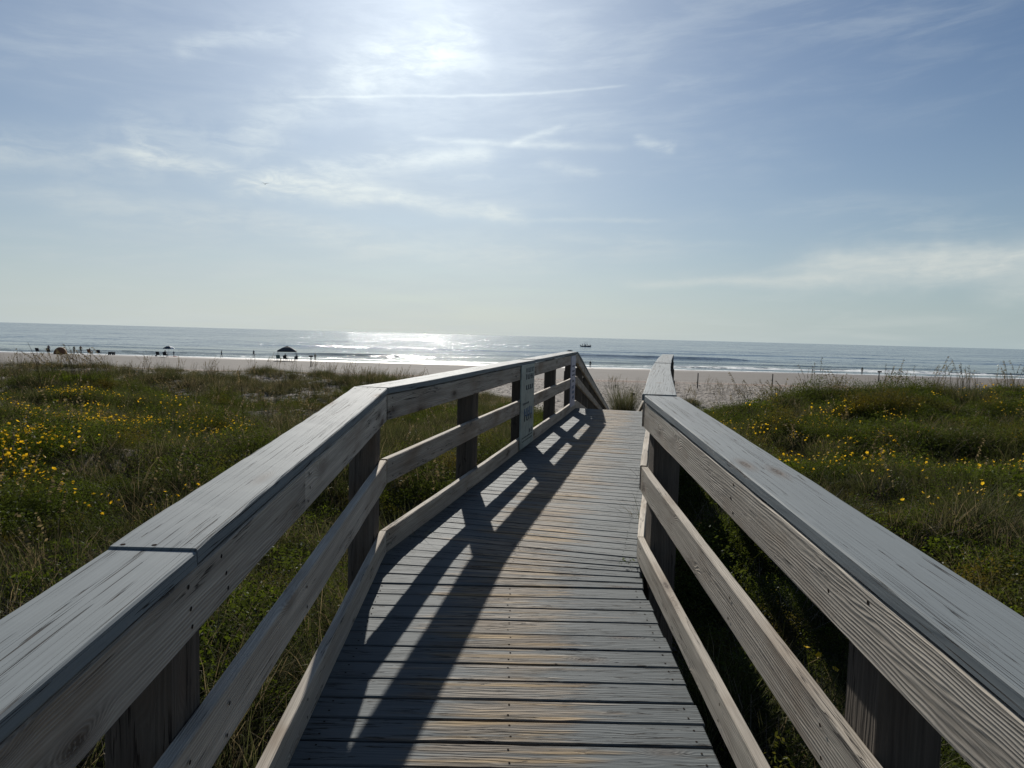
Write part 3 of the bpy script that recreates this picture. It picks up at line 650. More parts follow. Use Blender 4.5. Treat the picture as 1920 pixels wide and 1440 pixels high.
# ------------------------------------------------------------------ plants: prototype meshes
def blade(mb, base, d, length, w, bend, mi=0, seg=3):
    """tapering blade: starts along d and droops"""
    p = Vector(base); dirn = Vector(d).normalized(); side = dirn.cross(Vector((0, 0, 1)))
    side = side.normalized() if side.length > 1e-3 else Vector((1, 0, 0))
    rot = Matrix.Rotation(random.uniform(-0.9, 0.9), 3, dirn); side = rot @ side
    pts = [(p.copy(), w)]
    for k in range(seg):
        p = p + dirn * (length / seg); h = Vector((dirn.x, dirn.y, 0)); h = h.normalized() if h.length > 1e-3 else Vector((1, 0, 0))
        dirn = (dirn + h * bend * 0.35 + Vector((0, 0, -bend))).normalized()
        pts.append((p.copy(), w * (1 - (k + 1) / seg) ** 0.7))
    vs = []; fs = []
    for (q, ww) in pts[:-1]: vs += [q - side * ww / 2, q + side * ww / 2]
    vs.append(pts[-1][0])
    for k in range(seg - 1): fs.append((2 * k, 2 * k + 1, 2 * k + 3, 2 * k + 2))
    fs.append((2 * seg - 2, 2 * seg - 1, 2 * seg)); mb.add(vs, fs, mi)
def rdir(spread):
    a = random.uniform(0, 2 * math.pi); s_ = random.uniform(0, spread); return Vector((math.cos(a) * s_, math.sin(a) * s_, 1)).normalized()
def tuft(n, rad, hgt, w, spread, bend, mats, dry=0.12, name='tuft'):
    mb = MB()
    for _ in range(n):
        a = random.uniform(0, 6.283); r = rad * math.sqrt(random.random())
        d = rdir(spread); d = (d + Vector((math.cos(a), math.sin(a), 0)) * (r / rad) * spread * 0.6).normalized()
        blade(mb, (r * math.cos(a), r * math.sin(a), -0.05), d, hgt * random.uniform(.55, 1.1), w * random.uniform(.7, 1.2), bend * random.uniform(.5, 1.5), 1 if random.random() < dry else 0)
    return mb.me(name, mats)
def leafdome(n, rad, hgt, ls, mats, flowers=0, name='leaves', stems=10):
    mb = MB()
    for _ in range(stems):
        a = random.uniform(0, 6.283); blade(mb, (0, 0, -.03), (math.cos(a) * .8, math.sin(a) * .8, 1), hgt * 1.1, 0.004, .25, 0)
    def place():
        a = random.uniform(0, 6.283); r = rad * random.random() ** 0.6; hh = hgt * (1 - (r / rad) ** 2 * 0.75) * random.uniform(.25, 1.0) ** 0.6
        return Vector((r * math.cos(a), r * math.sin(a), hh))
    for _ in range(n):
        c = place(); u = Vector((random.gauss(0, 1), random.gauss(0, 1), random.gauss(0, .6))).normalized(); v = u.cross(Vector((random.gauss(0, 1), random.gauss(0, 1), random.gauss(0, 1)))).normalized()
        l = ls * random.uniform(.6, 1.25); w = l * random.uniform(.3, .5)
        mb.add([c - u * l / 2, c + v * w / 2 + u * l * .05, c + u * l / 2, c - v * w / 2 + u * l * .05], [(0, 1, 2), (0, 2, 3)], 0)
    for _ in range(flowers):
        c = place(); c.z = max(c.z, hgt * .5) * 1.12 + 0.02; nrm = Vector((random.gauss(0, .7), random.gauss(-.3, .7), 1)).normalized(); u = nrm.cross(Vector((1, 0.2, 0))).normalized(); v = nrm.cross(u)
        r = random.uniform(.010, .019)
        for k in range(5):
            a = k * 1.2566 + .2; e = u * math.cos(a) + v * math.sin(a); s_ = u * -math.sin(a) + v * math.cos(a)
            mb.add([c, c + e * r * .7 + s_ * r * .45 + nrm * r * .3, c + e * r * 1.15 + nrm * r * .4, c + e * r * .7 - s_ * r * .45 + nrm * r * .3], [(0, 1, 2, 3)], 1)
    return mb.me(name, mats)
def flowerpatch(n, rad, hgt, name):
    mb = MB()
    for _ in range(n):
        a = random.uniform(0, 6.283); r = rad * random.random() ** .6; hh = hgt * (1 - (r / rad) ** 2 * .6) * random.uniform(.8, 1.15)
        c = Vector((r * math.cos(a), r * math.sin(a), hh)); nrm = Vector((random.gauss(0, .7), random.gauss(-.4, .7), 1)).normalized(); u = nrm.cross(Vector((1, 0.2, 0))).normalized(); v = nrm.cross(u)
        rr = random.uniform(.012, .021); blade(mb, (c.x * .7, c.y * .7, hh - .16), (c.x * .5, c.y * .5, 1), .15, .003, .0, 1, 2)
        for k in range(5):
            a = k * 1.2566 + .2; e = u * math.cos(a) + v * math.sin(a); s_ = u * -math.sin(a) + v * math.cos(a)
            mb.add([c, c + e * rr * .7 + s_ * rr * .5 + nrm * rr * .3, c + e * rr * 1.15 + nrm * rr * .4, c + e * rr * .7 - s_ * rr * .5 + nrm * rr * .3], [(0, 1, 2, 3)], 0)
    return mb.me(name, [M_FLOWER, M_LEAF])
def oat(mb, base, hgt, lean, lean_az, head=True, r=0.0035, nsp=16):
    p = Vector(base); d = Vector((0, 0, 1)); pts = [p.copy()]; h = Vector((math.cos(lean_az), math.sin(lean_az), 0)); n = 6
    for k in range(n):
        d = (d + h * lean * (0.10 + 0.30 * (k / n) ** 2)).normalized(); p = p + d * hgt / n; pts.append(p.copy())
    mb.tube(pts, [r * (1 - .6 * k / n) for k in range(n + 1)], 3, 0)
    if head:
        for k in range(nsp):
            f = 1 - k / nsp * 0.30; i_ = min(int(f * n), n - 1); q = pts[i_].lerp(pts[i_ + 1], f * n - i_)
            sd = (h * .9 + Vector((random.gauss(0, .45), random.gauss(0, .45), random.uniform(-.9, .3)))).normalized(); l = random.uniform(.035, .065) * (hgt / 1.4)
            s_ = sd.cross(Vector((random.gauss(0, 1), random.gauss(0, 1), 1))).normalized() * l * .28
            mb.add([q, q + sd * l * .6 + s_, q + sd * l * 1.3, q + sd * l * .6 - s_], [(0, 1, 2, 3)], 1)
    for k in range(3):
        a = random.uniform(0, 6.283); blade(mb, base, (math.cos(a) * .3, math.sin(a) * .3, 1), hgt * random.uniform(.25, .45), .006, .35, 2)
def oats(n, rad, hgt, lean, az_, name, head=True, r=0.0035):
    mb = MB()
    for _ in range(n):
        a = random.uniform(0, 6.283); rr = rad * random.random(); oat(mb, (rr * math.cos(a), rr * math.sin(a), -.05), hgt * random.uniform(.7, 1.1), lean * random.uniform(.4, 1.4), az_ + random.gauss(0, .5), head, r)
    return mb.me(name, [M_STALK, M_OAT, M_GRASS])
def twigs(n, rad, hgt, name):
    mb = MB()
    for _ in range(n):
        a = random.uniform(0, 6.283); d = rdir(1.4); p = Vector((rad * .4 * math.cos(a), rad * .4 * math.sin(a), -.03)); pts = [p.copy()]
        for k in range(3):
            d = (d + Vector((random.gauss(0, .35), random.gauss(0, .35), random.gauss(-.05, .2)))).normalized(); p = p + d * hgt / 3; pts.append(p.copy())
        mb.tube(pts, [.004, .003, .002, .001], 3)
    return mb.me(name, [M_TWIG])

def scatter(name, protos, pts, label):
    """pts: rows of x,y,z, rotz, tiltx, tilty, scale, proto index"""
    pc = bpy.data.collections.new(name + '_shapes')
    for i_, me_ in enumerate(protos):
        po = bpy.data.objects.new('%s_shape_%02d' % (name, i_), me_); pc.objects.link(po)
    pts = np.asarray(pts, np.float32)
    me_ = bpy.data.meshes.new(name); me_.vertices.add(len(pts)); me_.vertices.foreach_set('co', pts[:, :3].reshape(-1).copy())
    a = me_.attributes.new('rot', 'FLOAT_VECTOR', 'POINT'); a.data.foreach_set('vector', np.stack([pts[:, 4], pts[:, 5], pts[:, 3]], -1).reshape(-1).copy())
    a = me_.attributes.new('sc', 'FLOAT', 'POINT'); a.data.foreach_set('value', pts[:, 6].copy())
    a = me_.attributes.new('pick', 'INT', 'POINT'); a.data.foreach_set('value', pts[:, 7].astype(np.int32))
    o = link(name, me_); tag(o, label, kind='stuff')
    ng = bpy.data.node_groups.new(name + '_scatter', 'GeometryNodeTree')
    ng.interface.new_socket('Geometry', in_out='INPUT', socket_type='NodeSocketGeometry'); ng.interface.new_socket('Geometry', in_out='OUTPUT', socket_type='NodeSocketGeometry')
    gi = ng.nodes.new('NodeGroupInput'); go = ng.nodes.new('NodeGroupOutput'); iop = ng.nodes.new('GeometryNodeInstanceOnPoints')
    ci = ng.nodes.new('GeometryNodeCollectionInfo'); ci.inputs[0].default_value = pc; ci.inputs[1].default_value = True; ci.inputs[2].default_value = True
    def na(nm, ty):
        n_ = ng.nodes.new('GeometryNodeInputNamedAttribute'); n_.data_type = ty; n_.inputs[0].default_value = nm
        return next(x for x in n_.outputs if x.enabled and x.name == 'Attribute')
    L_ = ng.links.new
    L_(gi.outputs[0], iop.inputs['Points']); L_(ci.outputs[0], iop.inputs['Instance']); iop.inputs['Pick Instance'].default_value = True
    L_(na('pick', 'INT'), iop.inputs['Instance Index']); L_(na('rot', 'FLOAT_VECTOR'), iop.inputs['Rotation']); L_(na('sc', 'FLOAT'), iop.inputs['Scale'])
    L_(iop.outputs[0], go.inputs[0])
    md = o.modifiers.new('scatter', 'NODES'); md.node_group = ng
    return o

def over_deck(x, y, margin=0.0):
    """true where the walkway covers the ground"""
    m = (y < 3.9) & (x > XL - 0.22 - margin) & (x < XR + 0.22 + margin)
    t2 = (x - XL) * math.sin(A2) + (y - YL) * math.cos(A2); l2 = (x - XL) * math.cos(A2) - (y - YL) * math.sin(A2)
    m |= (t2 > -0.1) & (t2 < D2 + .1) & (l2 > -0.22 - margin) & (l2 < lat2 + 0.22 + margin)
    t3 = (x - PL2.x) * math.sin(A3) + (y - PL2.y) * math.cos(A3); l3 = (x - PL2.x) * math.cos(A3) - (y - PL2.y) * math.sin(A3)
    m |= (t3 > -0.1) & (t3 < D3 + .5) & (l3 > -0.22 - margin) & (l3 < lat3 + 0.22 + margin)
    return m
def cands(n, r0, r1, power=0.5, azmax=0.76):
    u = rng.random(n); r = (r0 ** (power + 1) + u * (r1 ** (power + 1) - r0 ** (power + 1))) ** (1 / (power + 1))
    a = rng.uniform(-azmax, azmax, n); x = r * np.sin(a); y = r * np.cos(a)
    jit = rng.uniform(-1.2, 1.2, n); return x + jit, y
def cover_mask(x, y):
    """how thickly plants grow here, 0..1"""
    edge = np.where(x < 0, 50.0, 36.0) + (fbm(x / 9, y / 9, 40) - .5) * 18
    m = np.clip((edge - y) / 5, 0, 1)
    for mx, my, sx, sy, h in MOUNDS:
        if my > 29: m = np.maximum(m, np.clip(1.5 * np.exp(-((x - mx) / (sx * .95)) ** 2 - ((y - my) / (sy * .95)) ** 2) - .35, 0, 1))
    # worn sand at the foot of the ramp and beyond
    path = np.exp(-((x - (3.0 + (y - 20) * .17)) / 2.2) ** 2) * np.clip((y - 24) / 5, 0, 1)
    m = m * np.clip(1 - 1.6 * path, 0, 1)
    # bare beach right of the ramp
    m = m * np.where((x > 5) & (x < 22) & (y > 27), np.clip(1 - (y - 27) / 4, 0, 1) + .9 * np.exp(-((x - 12.5) / 1) ** 2 - ((y - 48) / 1) ** 2), 1)
    patch = fbm(x / 3.2, y / 3.2, 77); m = m * np.clip((patch - .20) / .12, 0.3, 1)
    return np.clip(m, 0, 1)
def rows(x, y, sc, pick, tilt=0.12, sink=0.0):
    n = len(x); return np.stack([x, y, tz(x, y) - sink, rng.uniform(0, 6.283, n), rng.normal(0, tilt, n), rng.normal(0, tilt, n), sc, pick], -1)
GM = [M_GRASS, M_DRY]
grass_protos = [tuft(58, .16, .42, .0075, .55, .22, GM, .10, 'g0'), tuft(66, .20, .34, .007, .8, .30, GM, .16, 'g1'), tuft(52, .14, .52, .0075, .45, .26, GM, .08, 'g2'),
                tuft(48, .18, .40, .007, .9, .4, GM, .45, 'g3'), tuft(70, .22, .28, .009, .9, .25, GM, .05, 'g4')]
x, y = cands(66000, 1.6, 66.0, 0.58)
cm = cover_mask(x, y); dens = fbm(x / 2.3, y / 2.3, 11)
keep = (rng.random(len(x)) < cm * np.clip((dens - .28) / .18, .25, 1)) & ~over_deck(x, y, .12)
x, y = x[keep], y[keep]; r = np.hypot(x, y)
pick = rng.integers(0, 5, len(x)); dryz = fbm(x / 6, y / 6, 55) > .56; pick = np.where(dryz & (rng.random(len(x)) < .5), 3, pick)
sc = rng.uniform(.6, 1.25, len(x)) * (.42 + 2.7 * np.clip(fbm(x / 1.5, y / 1.5, 222) - .3, 0, .7)) * (1 + np.clip(r - 20, 0, 60) * .006) * np.where(r < 6, .9, 1.05)
scatter('dune_grass', grass_protos, rows(x, y, sc, pick, .15), 'olive dune grass growing thick on both sides of the boardwalk')

LM = [M_LEAF, M_FLOWER]; LM2 = [M_LEAF2, M_FLOWER]
leaf_protos = [leafdome(210, .24, .26, .030, LM, 0, 'l0'), leafdome(300, .30, .46, .026, LM, 0, 'l1'), leafdome(200, .22, .20, .034, LM, 0, 'l2'),
               leafdome(200, .24, .24, .036, LM2, 0, 'l3'), leafdome(170, .20, .16, .030, LM2, 0, 'l4')]
x, y = cands(50000, 1.6, 40.0, 0.5)
cm = cover_mask(x, y); dens = fbm(x / 2.8 + 9, y / 2.8, 21)
rightz = np.where(x > 2.5, .16, 0.0)
keep = (rng.random(len(x)) < cm * np.clip((dens + rightz - .40) / .12, .12, 1)) & ~over_deck(x, y, .2)
x, y = x[keep], y[keep]; r = np.hypot(x, y)
bz = fbm(x / 1.6, y / 1.6, 91) > .58
pick = np.where(bz, rng.integers(3, 5, len(x)), rng.integers(0, 3, len(x)))
sc = rng.uniform(.7, 1.35, len(x)) * (.35 + 2.4 * np.clip(fbm(x / 1.3, y / 1.3, 333) - .3, 0, .6)) * (1 + np.clip(r - 14, 0, 30) * .010)
scatter('leafy_ground_cover', leaf_protos, rows(x, y, sc, pick, .2), 'low leafy green ground cover matting the dunes')
# yellow flowers where the photo has them
FZ = [(-12.5, 16.5, 3.6, 2.2, 1.0), (-8.6, 12.5, 2.6, 2.0, 1.0), (-7.2, 10.2, 2.0, 1.3, 1.0), (-15.5, 22, 5, 1.8, 1.2), (-6, 17.5, 1.4, 1.0, .35), (-4.7, 8.7, 1.0, .9, .15), (-6.9, 9.6, 1.4, 1.0, .5),
      (9, 13, 3.4, 2.6, .3), (14, 20, 6, 3, .28), (22, 21, 7, 3, .3), (12.8, 13.5, 3.2, 2.4, .6), (2.6, 4.4, .5, .9, .5), (7.5, 17, 2, 2, .3), (8.2, 8.8, 2, 1.6, .3), (20, 27, 8, 3, .4), (6.5, 7.0, 1.2, 1.4, .25)]
fl_protos = [flowerpatch(7, .22, .36, 'f0'), flowerpatch(4, .16, .34, 'f1'), flowerpatch(11, .26, .38, 'f2'), flowerpatch(2, .1, .32, 'f3')]
x, y = cands(30000, 2.5, 34.0, 0.7); w = np.zeros(len(x))
for fx_, fy_, sx, sy, a in FZ: w = np.maximum(w, a * np.exp(-((x - fx_) / sx) ** 2 - ((y - fy_) / sy) ** 2))
keep = (rng.random(len(x)) < w * np.clip((fbm(x / 1.5, y / 1.1, 66) - .47) / .08, 0, 1) * .75) & ~over_deck(x, y, .25)
x, y = x[keep], y[keep]
scatter('yellow_flowers', fl_protos, rows(x, y, rng.uniform(.95, 1.45, len(x)), rng.integers(0, 4, len(x)), .15, -.02), 'small yellow flowers dotted over the green ground cover')
bx, by = np.repeat(x, 3) + rng.normal(0, .22, 3 * len(x)), np.repeat(y, 3) + rng.normal(0, .22, 3 * len(x))
scatter('flowering_foliage', [leafdome(230, .27, .34, .024, LM, 0, 'b0'), leafdome(260, .30, .42, .026, LM2, 0, 'b1')], rows(bx, by, rng.uniform(.8, 1.2, len(bx)), rng.integers(0, 2, len(bx)), .15), 'denser green foliage under the yellow flowers')
# dead stems and twigs
x, y = cands(3000, 2.0, 34.0, 0.5); keep = (rng.random(len(x)) < cover_mask(x, y) * np.clip((fbm(x / 3, y / 3, 123) - .45) / .1, .1, 1)) & ~over_deck(x, y, .15); x, y = x[keep], y[keep]
xs2, ys2 = cands(3400, 3.0, 34.0, 0.8); k2 = (rng.random(len(xs2)) < cover_mask(xs2, ys2) * np.where(xs2 < 0, .35, .12) * np.clip((fbm(xs2 / 4, ys2 / 4, 171) - .38) / .15, .1, 1)) & ~over_deck(xs2, ys2, .5)
xs2, ys2 = xs2[k2], ys2[k2]
scatter('tall_grass_stems', [oats(3, .25, 1.15, .5, 3.0, 'h0', True, .0042), oats(4, .3, 1.0, .9, 2.6, 'h1', False, .0035), oats(2, .2, 1.25, .35, .3, 'h2', True, .004)], rows(xs2, ys2, rng.uniform(.55, 1.05, len(xs2)), rng.integers(0, 3, len(xs2)), .15), 'thin pale flowering grass stems rising above the dune plants')
scatter('dead_twigs', [twigs(16, .3, .45, 't0'), twigs(12, .25, .35, 't1')], rows(x, y, rng.uniform(.7, 1.2, len(x)), rng.integers(0, 2, len(x))), 'dead grey stems tangled among the dune plants')
# far sea oats, thin stalks against the sand and the water
op = [oats(7, .5, 1.4, .5, 3.0, 'o0', True, .0065), oats(5, .5, 1.25, .3, 3.3, 'o1', True, .006), oats(8, .6, 1.1, .4, 2.8, 'o2', False, .006)]
x, y = cands(7000, 14.0, 72.0, 0.9)
zone = np.where(x < 0, .42 * np.clip((y - 22) / 12, .0, 1), np.where(x > 9, np.clip((y - 22) / 4, 0, 1), 0.12)) 
keep = (rng.random(len(x)) < np.maximum(cover_mask(x, y), .12) * zone * .75) & ~over_deck(x, y, .6) & ~((x > -3) & (x < 9)); x, y = x[keep], y[keep]
scatter('sea_oats', op, rows(x, y, rng.uniform(.6, 1.15, len(x)), rng.integers(0, 3, len(x)), .08), 'thin sea oat stalks standing along the seaward dunes')

# ------------------------------------------------------------------ plants one can pick out
def plant(name, me_, x, y, label, cat, rz=0.0, sc=1.0, group=None):
    o = link(name, me_); o.location = (x, y, tz1(x, y)); o.rotation_euler = (0, 0, rz); o.scale = (sc,) * 3; tag(o, label, cat, group); return o
def stalk(x, y, hgt, lean, a, label, r=.005, nsp=20, head=True, z=None):
    mb = MB(); oat(mb, (0, 0, -.05), hgt, lean, a, head, r, nsp); return plant('sea_oat_stalk', mb.me('stalk', [M_STALK, M_OAT, M_GRASS]), x, y, label, 'sea oats', group='tall single sea oat stalks')
stalk(-14.3, 21.0, 2.05, .55, 2.9, 'tall bare stalk leaning left in front of the clustered sea oats', 0.0133, 0, False)
stalk(-7.4, 19.0, 1.55, .18, 2.9, 'tall dark stalk rising behind the left flowering dune below the canopy tent', 0.0152, 18)
stalk(14.4, 23.0, 1.15, .02, 1.0, 'straight upright stalk on the right ridge crossing the horizon', 0.0114, 8)
stalk(15.3, 24.0, 1.30, .40, 2.9, 'stalk bending left beside the straight one on the right ridge', 0.0114, 14)
stalk(17.6, 24.5, 1.40, .30, 2.9, 'lone curved stalk on the ridge nearest the right end of the shore', 0.0133, 16)
stalk(11.2, 23.5, 1.15, .75, 2.7, 'arching stalk with a drooping head over the water on the right', 0.0095, 16)
stalk(8.3, 25.0, 1.7, .55, 2.8, 'long stalk with a loose seed head beside the pale plume clump', 0.0114, 18)
stalk(6.55, 20.2, 1.35, .25, 2.6, 'thin stalk leaning over the bare sand just right of the handrail', 0.0095, 12)
stalk(7.2, 20.8, 1.5, .3, 3.0, 'second thin stalk over the bare sand right of the handrail', 0.0076, 6)
stalk(-5.6, 7.4, 1.05, .10, .6, 'green stalk with a long seed head among the near left yellow flowers', 0.0095, 34)
stalk(-6.35, 7.6, 1.25, .55, 2.9, 'pale feathery grass head at the left edge above the flowers', 0.0095, 34)
stalk(-4.5, 4.9, 1.10, .75, 2.9, 'thick bent grass stem over the dark hollow left of the handrail', 0.0114, 0, False)
plant('sea_oats_clump', oats(44, 1.5, 1.75, 1.0, 3.1, 'c', True, .010), -18.8, 29.6, 'brown drooping sea oats crowding the top of the left sandy dune', 'sea oats', 0, 1.0, 'sea oats clumps')
plant('sea_oats_clump', oats(30, 1.3, 1.35, 1.0, 3.1, 'c', True, .008), 9.8, 25.6, 'pale plumed sea oats where the right ridge meets bare sand', 'sea oats', 0, 1.0, 'sea oats clumps')
plant('sea_oats_clump', oats(30, 1.8, 1.5, .8, 3.1, 'c', True, .009), -15.2, 31.0, 'looser greener sea oats just right of the brown drooping ones', 'sea oats', 0, 1.0, 'sea oats clumps')
def hummock(x, y, rad, hgt, n, label):
    return plant('grass_clump', tuft(n, rad, hgt, .012, .6, .25, GM, .06, 'hm'), x, y, label, 'grass clump', group='grass clumps on the beach sand')
hummock(5.75, 35.4, .55, 1.95, 900, 'bushy green grass clump at the foot of the ramp')
hummock(-8.8, 46.5, 3.0, .85, 1500, 'wide dark grass clump on the sand behind the left handrail')
hummock(-12.4, 44.5, 1.1, .6, 500, 'small green grass clump left of the wide dark one')
hummock(12.4, 47.8, 1.0, .35, 350, 'low grass tuft on bare sand beyond the right handrail')
hummock(-28.5, 44.0, 2.6, .75, 1000, 'green grass clump on the sand at the far left')
hummock(-17.5, 57.0, 3.2, .8, 1200, 'dark grass clump in front of the beach umbrella')
hummock(11.5, 31.0, 1.3, .4, 300, 'sparse grass tuft on sand at the edge of the right ridge')
# weeds beside the deck
def weed(x, y, z, me_, label, rz=0):
    o = link('grass_tuft', me_); o.location = (x, y, z); o.rotation_euler = (0, 0, rz); tag(o, label, 'grass', 'grass tufts against the deck'); return o
p_ = SEG[('R', 2)].pt(.9, -.02); weed(p_.x, p_.y, p_.z, tuft(26, .10, .30, .003, 1.0, .35, GM, .3, 'w'), 'wispy grass blades poking up beside the right bend of the deck')
p_ = SEG[('R', 2)].pt(2.3, -.03); weed(p_.x, p_.y, p_.z, tuft(10, .06, .42, .003, .9, .2, [M_TWIG, M_DRY], .1, 'w'), 'dark bare stems leaning over the deck past the right bend')
p_ = SEG[('R', 1)].pt(-.05, -.05); weed(p_.x, p_.y, p_.z - .02, leafdome(26, .06, .07, .016, LM2, 0, 'w', 3), 'tiny green sprig in the gap at the right bend')
p_ = SEG[('L', 2)].pt(.35, .03); weed(p_.x, p_.y, p_.z, tuft(9, .04, .26, .0028, 1.1, .3, GM, .4, 'w'), 'few thin blades leaning over the planks at the left bend')
# tall near grass showing between the rails and outside them
near_protos = [tuft(46, .14, .66, .0075, .6, .34, GM, .25, 'n0'), tuft(38, .12, .82, .007, .5, .38, GM, .38, 'n1'), tuft(60, .2, .55, .008, .9, .45, GM, .22, 'n2')]
x = rng.uniform(-14, 14, 15000); y = rng.uniform(.4, 19, 15000)
keep = ~over_deck(x, y, .22) & (np.abs(x) < 1.0 * y + 1.6) & (rng.random(len(x)) < np.where(x < 0, .50, .26) * np.clip((fbm(x / 1.9, y / 1.9, 404) - .42) / .12, .04, 1) * cover_mask(x, y)); x, y = x[keep], y[keep]
xa = rng.uniform(-3.4, -.95, 420); ya = rng.uniform(1.0, 8.5, 420); ka = ~over_deck(xa, ya, .2) & (fbm(xa / 1.2, ya / 1.2, 505) > .40); x = np.concatenate([x, xa[ka]]); y = np.concatenate([y, ya[ka]])
scatter('long_grass', near_protos, rows(x, y, rng.uniform(.6, 1.1, len(x)), rng.integers(0, 3, len(x)), .2), 'long arching grass beside the near rails')

# ------------------------------------------------------------------ beach posts and small signs
M_PST = plain('grey_beach_post_wood', (0.09, 0.08, 0.07), .9)
def beach_post(x, y, h, label, w=.09, board=False, cap=False):
    r = empty('beach_sign' if board else 'marker_post', (x, y, tz1(x, y))); b = MB()
    b.tube([(0, 0, -.3), (0.01, 0, h * .5), (.02, .0, h)], [w / 2, w / 2 * .95, w / 2 * .9], 8); b.build('post', M_PST, r)
    if board: c = MB(); c.box((.02, -w / 2 - .015, h - .06), (.62, .03, .22)); c.build('board', M_PST, r)
    if cap: c = MB(); c.box((.09, -.02, h - .08), (.12, .05, .13)); c.build('number_plate', M_PST, r)
    tag(r, label, 'sign' if board else 'post', 'small signs on the beach' if board else 'marker posts on the beach'); return r
beach_post(6.98, 40.0, 1.30, 'dark post with a small plate standing in the sand past the ramp', .12, False, True)
beach_post(19.2, 71.5, 1.65, 'thin post on firm sand right of the far handrail', .12)
beach_post(30.5, 81.0, 1.5, 'thin post near the pale plume clump on the right', .13)
beach_post(5.8, 77.0, 1.3, 'thin post showing between the two notice boards', .14)
beach_post(-30.15, 103.4, 1.65, 'T shaped sign on the sand right of the canopy tent', .16, True)
beach_post(54.6, 103.0, 1.6, 'T shaped sign far along the sand beyond the right ridge', .16, True)

# ------------------------------------------------------------------ beach umbrella, canopy tent, chairs
M_NAVY = plain('navy_fabric', (0.035, 0.06, 0.09), .85); M_WHITE = plain('white_fabric', (0.72, 0.74, 0.74), .8)
M_GREYC = plain('charcoal_canopy_fabric', (0.055, 0.062, 0.07), .85); M_METAL = plain('grey_metal_tube', (0.35, 0.36, 0.37), .4)
M_GREENC = plain('green_chair_fabric', (0.12, 0.24, 0.21), .8); M_DARKC = plain('dark_chair_fabric', (0.03, 0.035, 0.045), .85)
M_BROWN = plain('rust_brown_fabric', (0.20, 0.10, 0.05), .85); M_RED = plain('red_towel_cloth', (0.36, 0.10, 0.08), .9)
def ground_empty(name, x, y, label, cat, rz=0, group=None):
    r = empty(name, (x, y, tz1(x, y)), rz); tag(r, label, cat, group); return r
r = ground_empty('beach_umbrella', -66.3, 133.3, 'navy beach umbrella with one white panel near the waterline', 'umbrella')
b = MB(); b.tube([(0, 0, -.3), (.02, 0, 1.0), (.05, 0, 2.15)], .022, 6); b.build('pole', M_METAL, r)
for k in range(8):
    a0, a1 = k * math.pi / 4, (k + 1) * math.pi / 4; b = MB(); prof = [(0, 2.22), (.45, 2.13), (.85, 1.92), (1.12, 1.66)]
    vs = []; th = .02
    for off in (0, -th):
        for (rr, zz) in prof:
            vs += [(.05 + rr * math.cos(a0), rr * math.sin(a0), zz + off), (.05 + rr * math.cos(a1), rr * math.sin(a1), zz + off)]
    fs = [(2 * i, 2 * i + 1, 2 * i + 3, 2 * i + 2) for i in range(3)] + [(8 + 2 * i, 10 + 2 * i, 11 + 2 * i, 9 + 2 * i) for i in range(3)] + [(6, 7, 15, 14)]
    b.add(vs, fs); b.build('panel', M_WHITE if k in (7, 0) else M_NAVY, r)
r = ground_empty('canopy_tent', -42.2, 129.4, 'charcoal pop up canopy tent on four thin legs near the water', 'tent', .25)
HW = 1.6
for sx in (-1, 1):
    for sy in (-1, 1): b = MB(); b.tube([(sx * HW, sy * HW, -.1), (sx * HW, sy * HW, 1.98)], .03, 5); b.build('leg', M_METAL, r)
b = MB()
def roofm(z0, z1, hw, off):
    q = [(-hw, -hw, z0), (hw, -hw, z0), (hw, hw, z0), (-hw, hw, z0), (-hw * .45, -hw * .45, z0 + (z1 - z0) * .62), (hw * .45, -hw * .45, z0 + (z1 - z0) * .62), (hw * .45, hw * .45, z0 + (z1 - z0) * .62), (-hw * .45, hw * .45, z0 + (z1 - z0) * .62), (0, 0, z1)]
    return [(a, b_, c - off) for a, b_, c in q]
v0 = roofm(2.0, 2.85, HW + .04, 0); v1 = roofm(2.0, 2.85, HW + .02, .03)
fs = []
for k in range(4):
    k2 = (k + 1) % 4; fs += [(k, k2, 4 + k2, 4 + k), (4 + k, 4 + k2, 8)]
b.add(v0, fs); b.add(v1, [f[::-1] for f in fs]); b.build('roof', M_GREYC, r)
for k in range(4):
    a = k * math.pi / 2; c = MB(); c.box((math.cos(a) * (HW + .04), math.sin(a) * (HW + .04), 1.87), (.02 if k % 2 == 0 else 2 * HW, 2 * HW if k % 2 == 0 else .02, .26)); c.build('valance', M_GREYC, r)
def chair(x, y, mat, label, rz=0, sc=1.0):
    r = ground_empty('beach_chair', x, y, label, 'chair', rz, 'beach chairs on the sand'); r.scale = (sc,) * 3
    b = MB(); b.box((0, 0, .33), (.56, .50, .03)); b.build('seat', mat, r)
    b = MB(); b.box((0, 0, 0), (.56, .03, .62), 0, Matrix.Translation((0, -.38, .62)) @ Matrix.Rotation(R_(22), 4, 'X')); b.build('backrest', mat, r)
    for sx in (-1, 1):
        b = MB(); b.tube([(sx * .29, -.30, 0), (sx * .29, .24, .36), (sx * .29, .26, .55)], .016, 5); b.build('frame', M_METAL, r)
        b = MB(); b.tube([(sx * .29, .28, 0), (sx * .29, -.22, .34), (sx * .29, -.50, .92)], .016, 5); b.build('frame', M_METAL, r)
        b = MB(); b.box((sx * .31, .02, .56), (.06, .5, .03)); b.build('armrest', mat, r)
    return r
chair(-68.9, 134.6, M_DARKC, 'dark beach chair left of the umbrella pole', 0, 1.15)
chair(-67.3, 134.0, M_DARKC, 'dark beach chair with a person sitting in it under the navy umbrella', .1, 1.1)
chair(-44.4, 131.2, M_GREENC, 'pale green empty beach chair under the left side of the canopy tent', .1, 1.2)
chair(-42.9, 130.6, M_DARKC, 'dark beach chair with a broad seated person under the middle of the canopy tent', 0, 1.1)
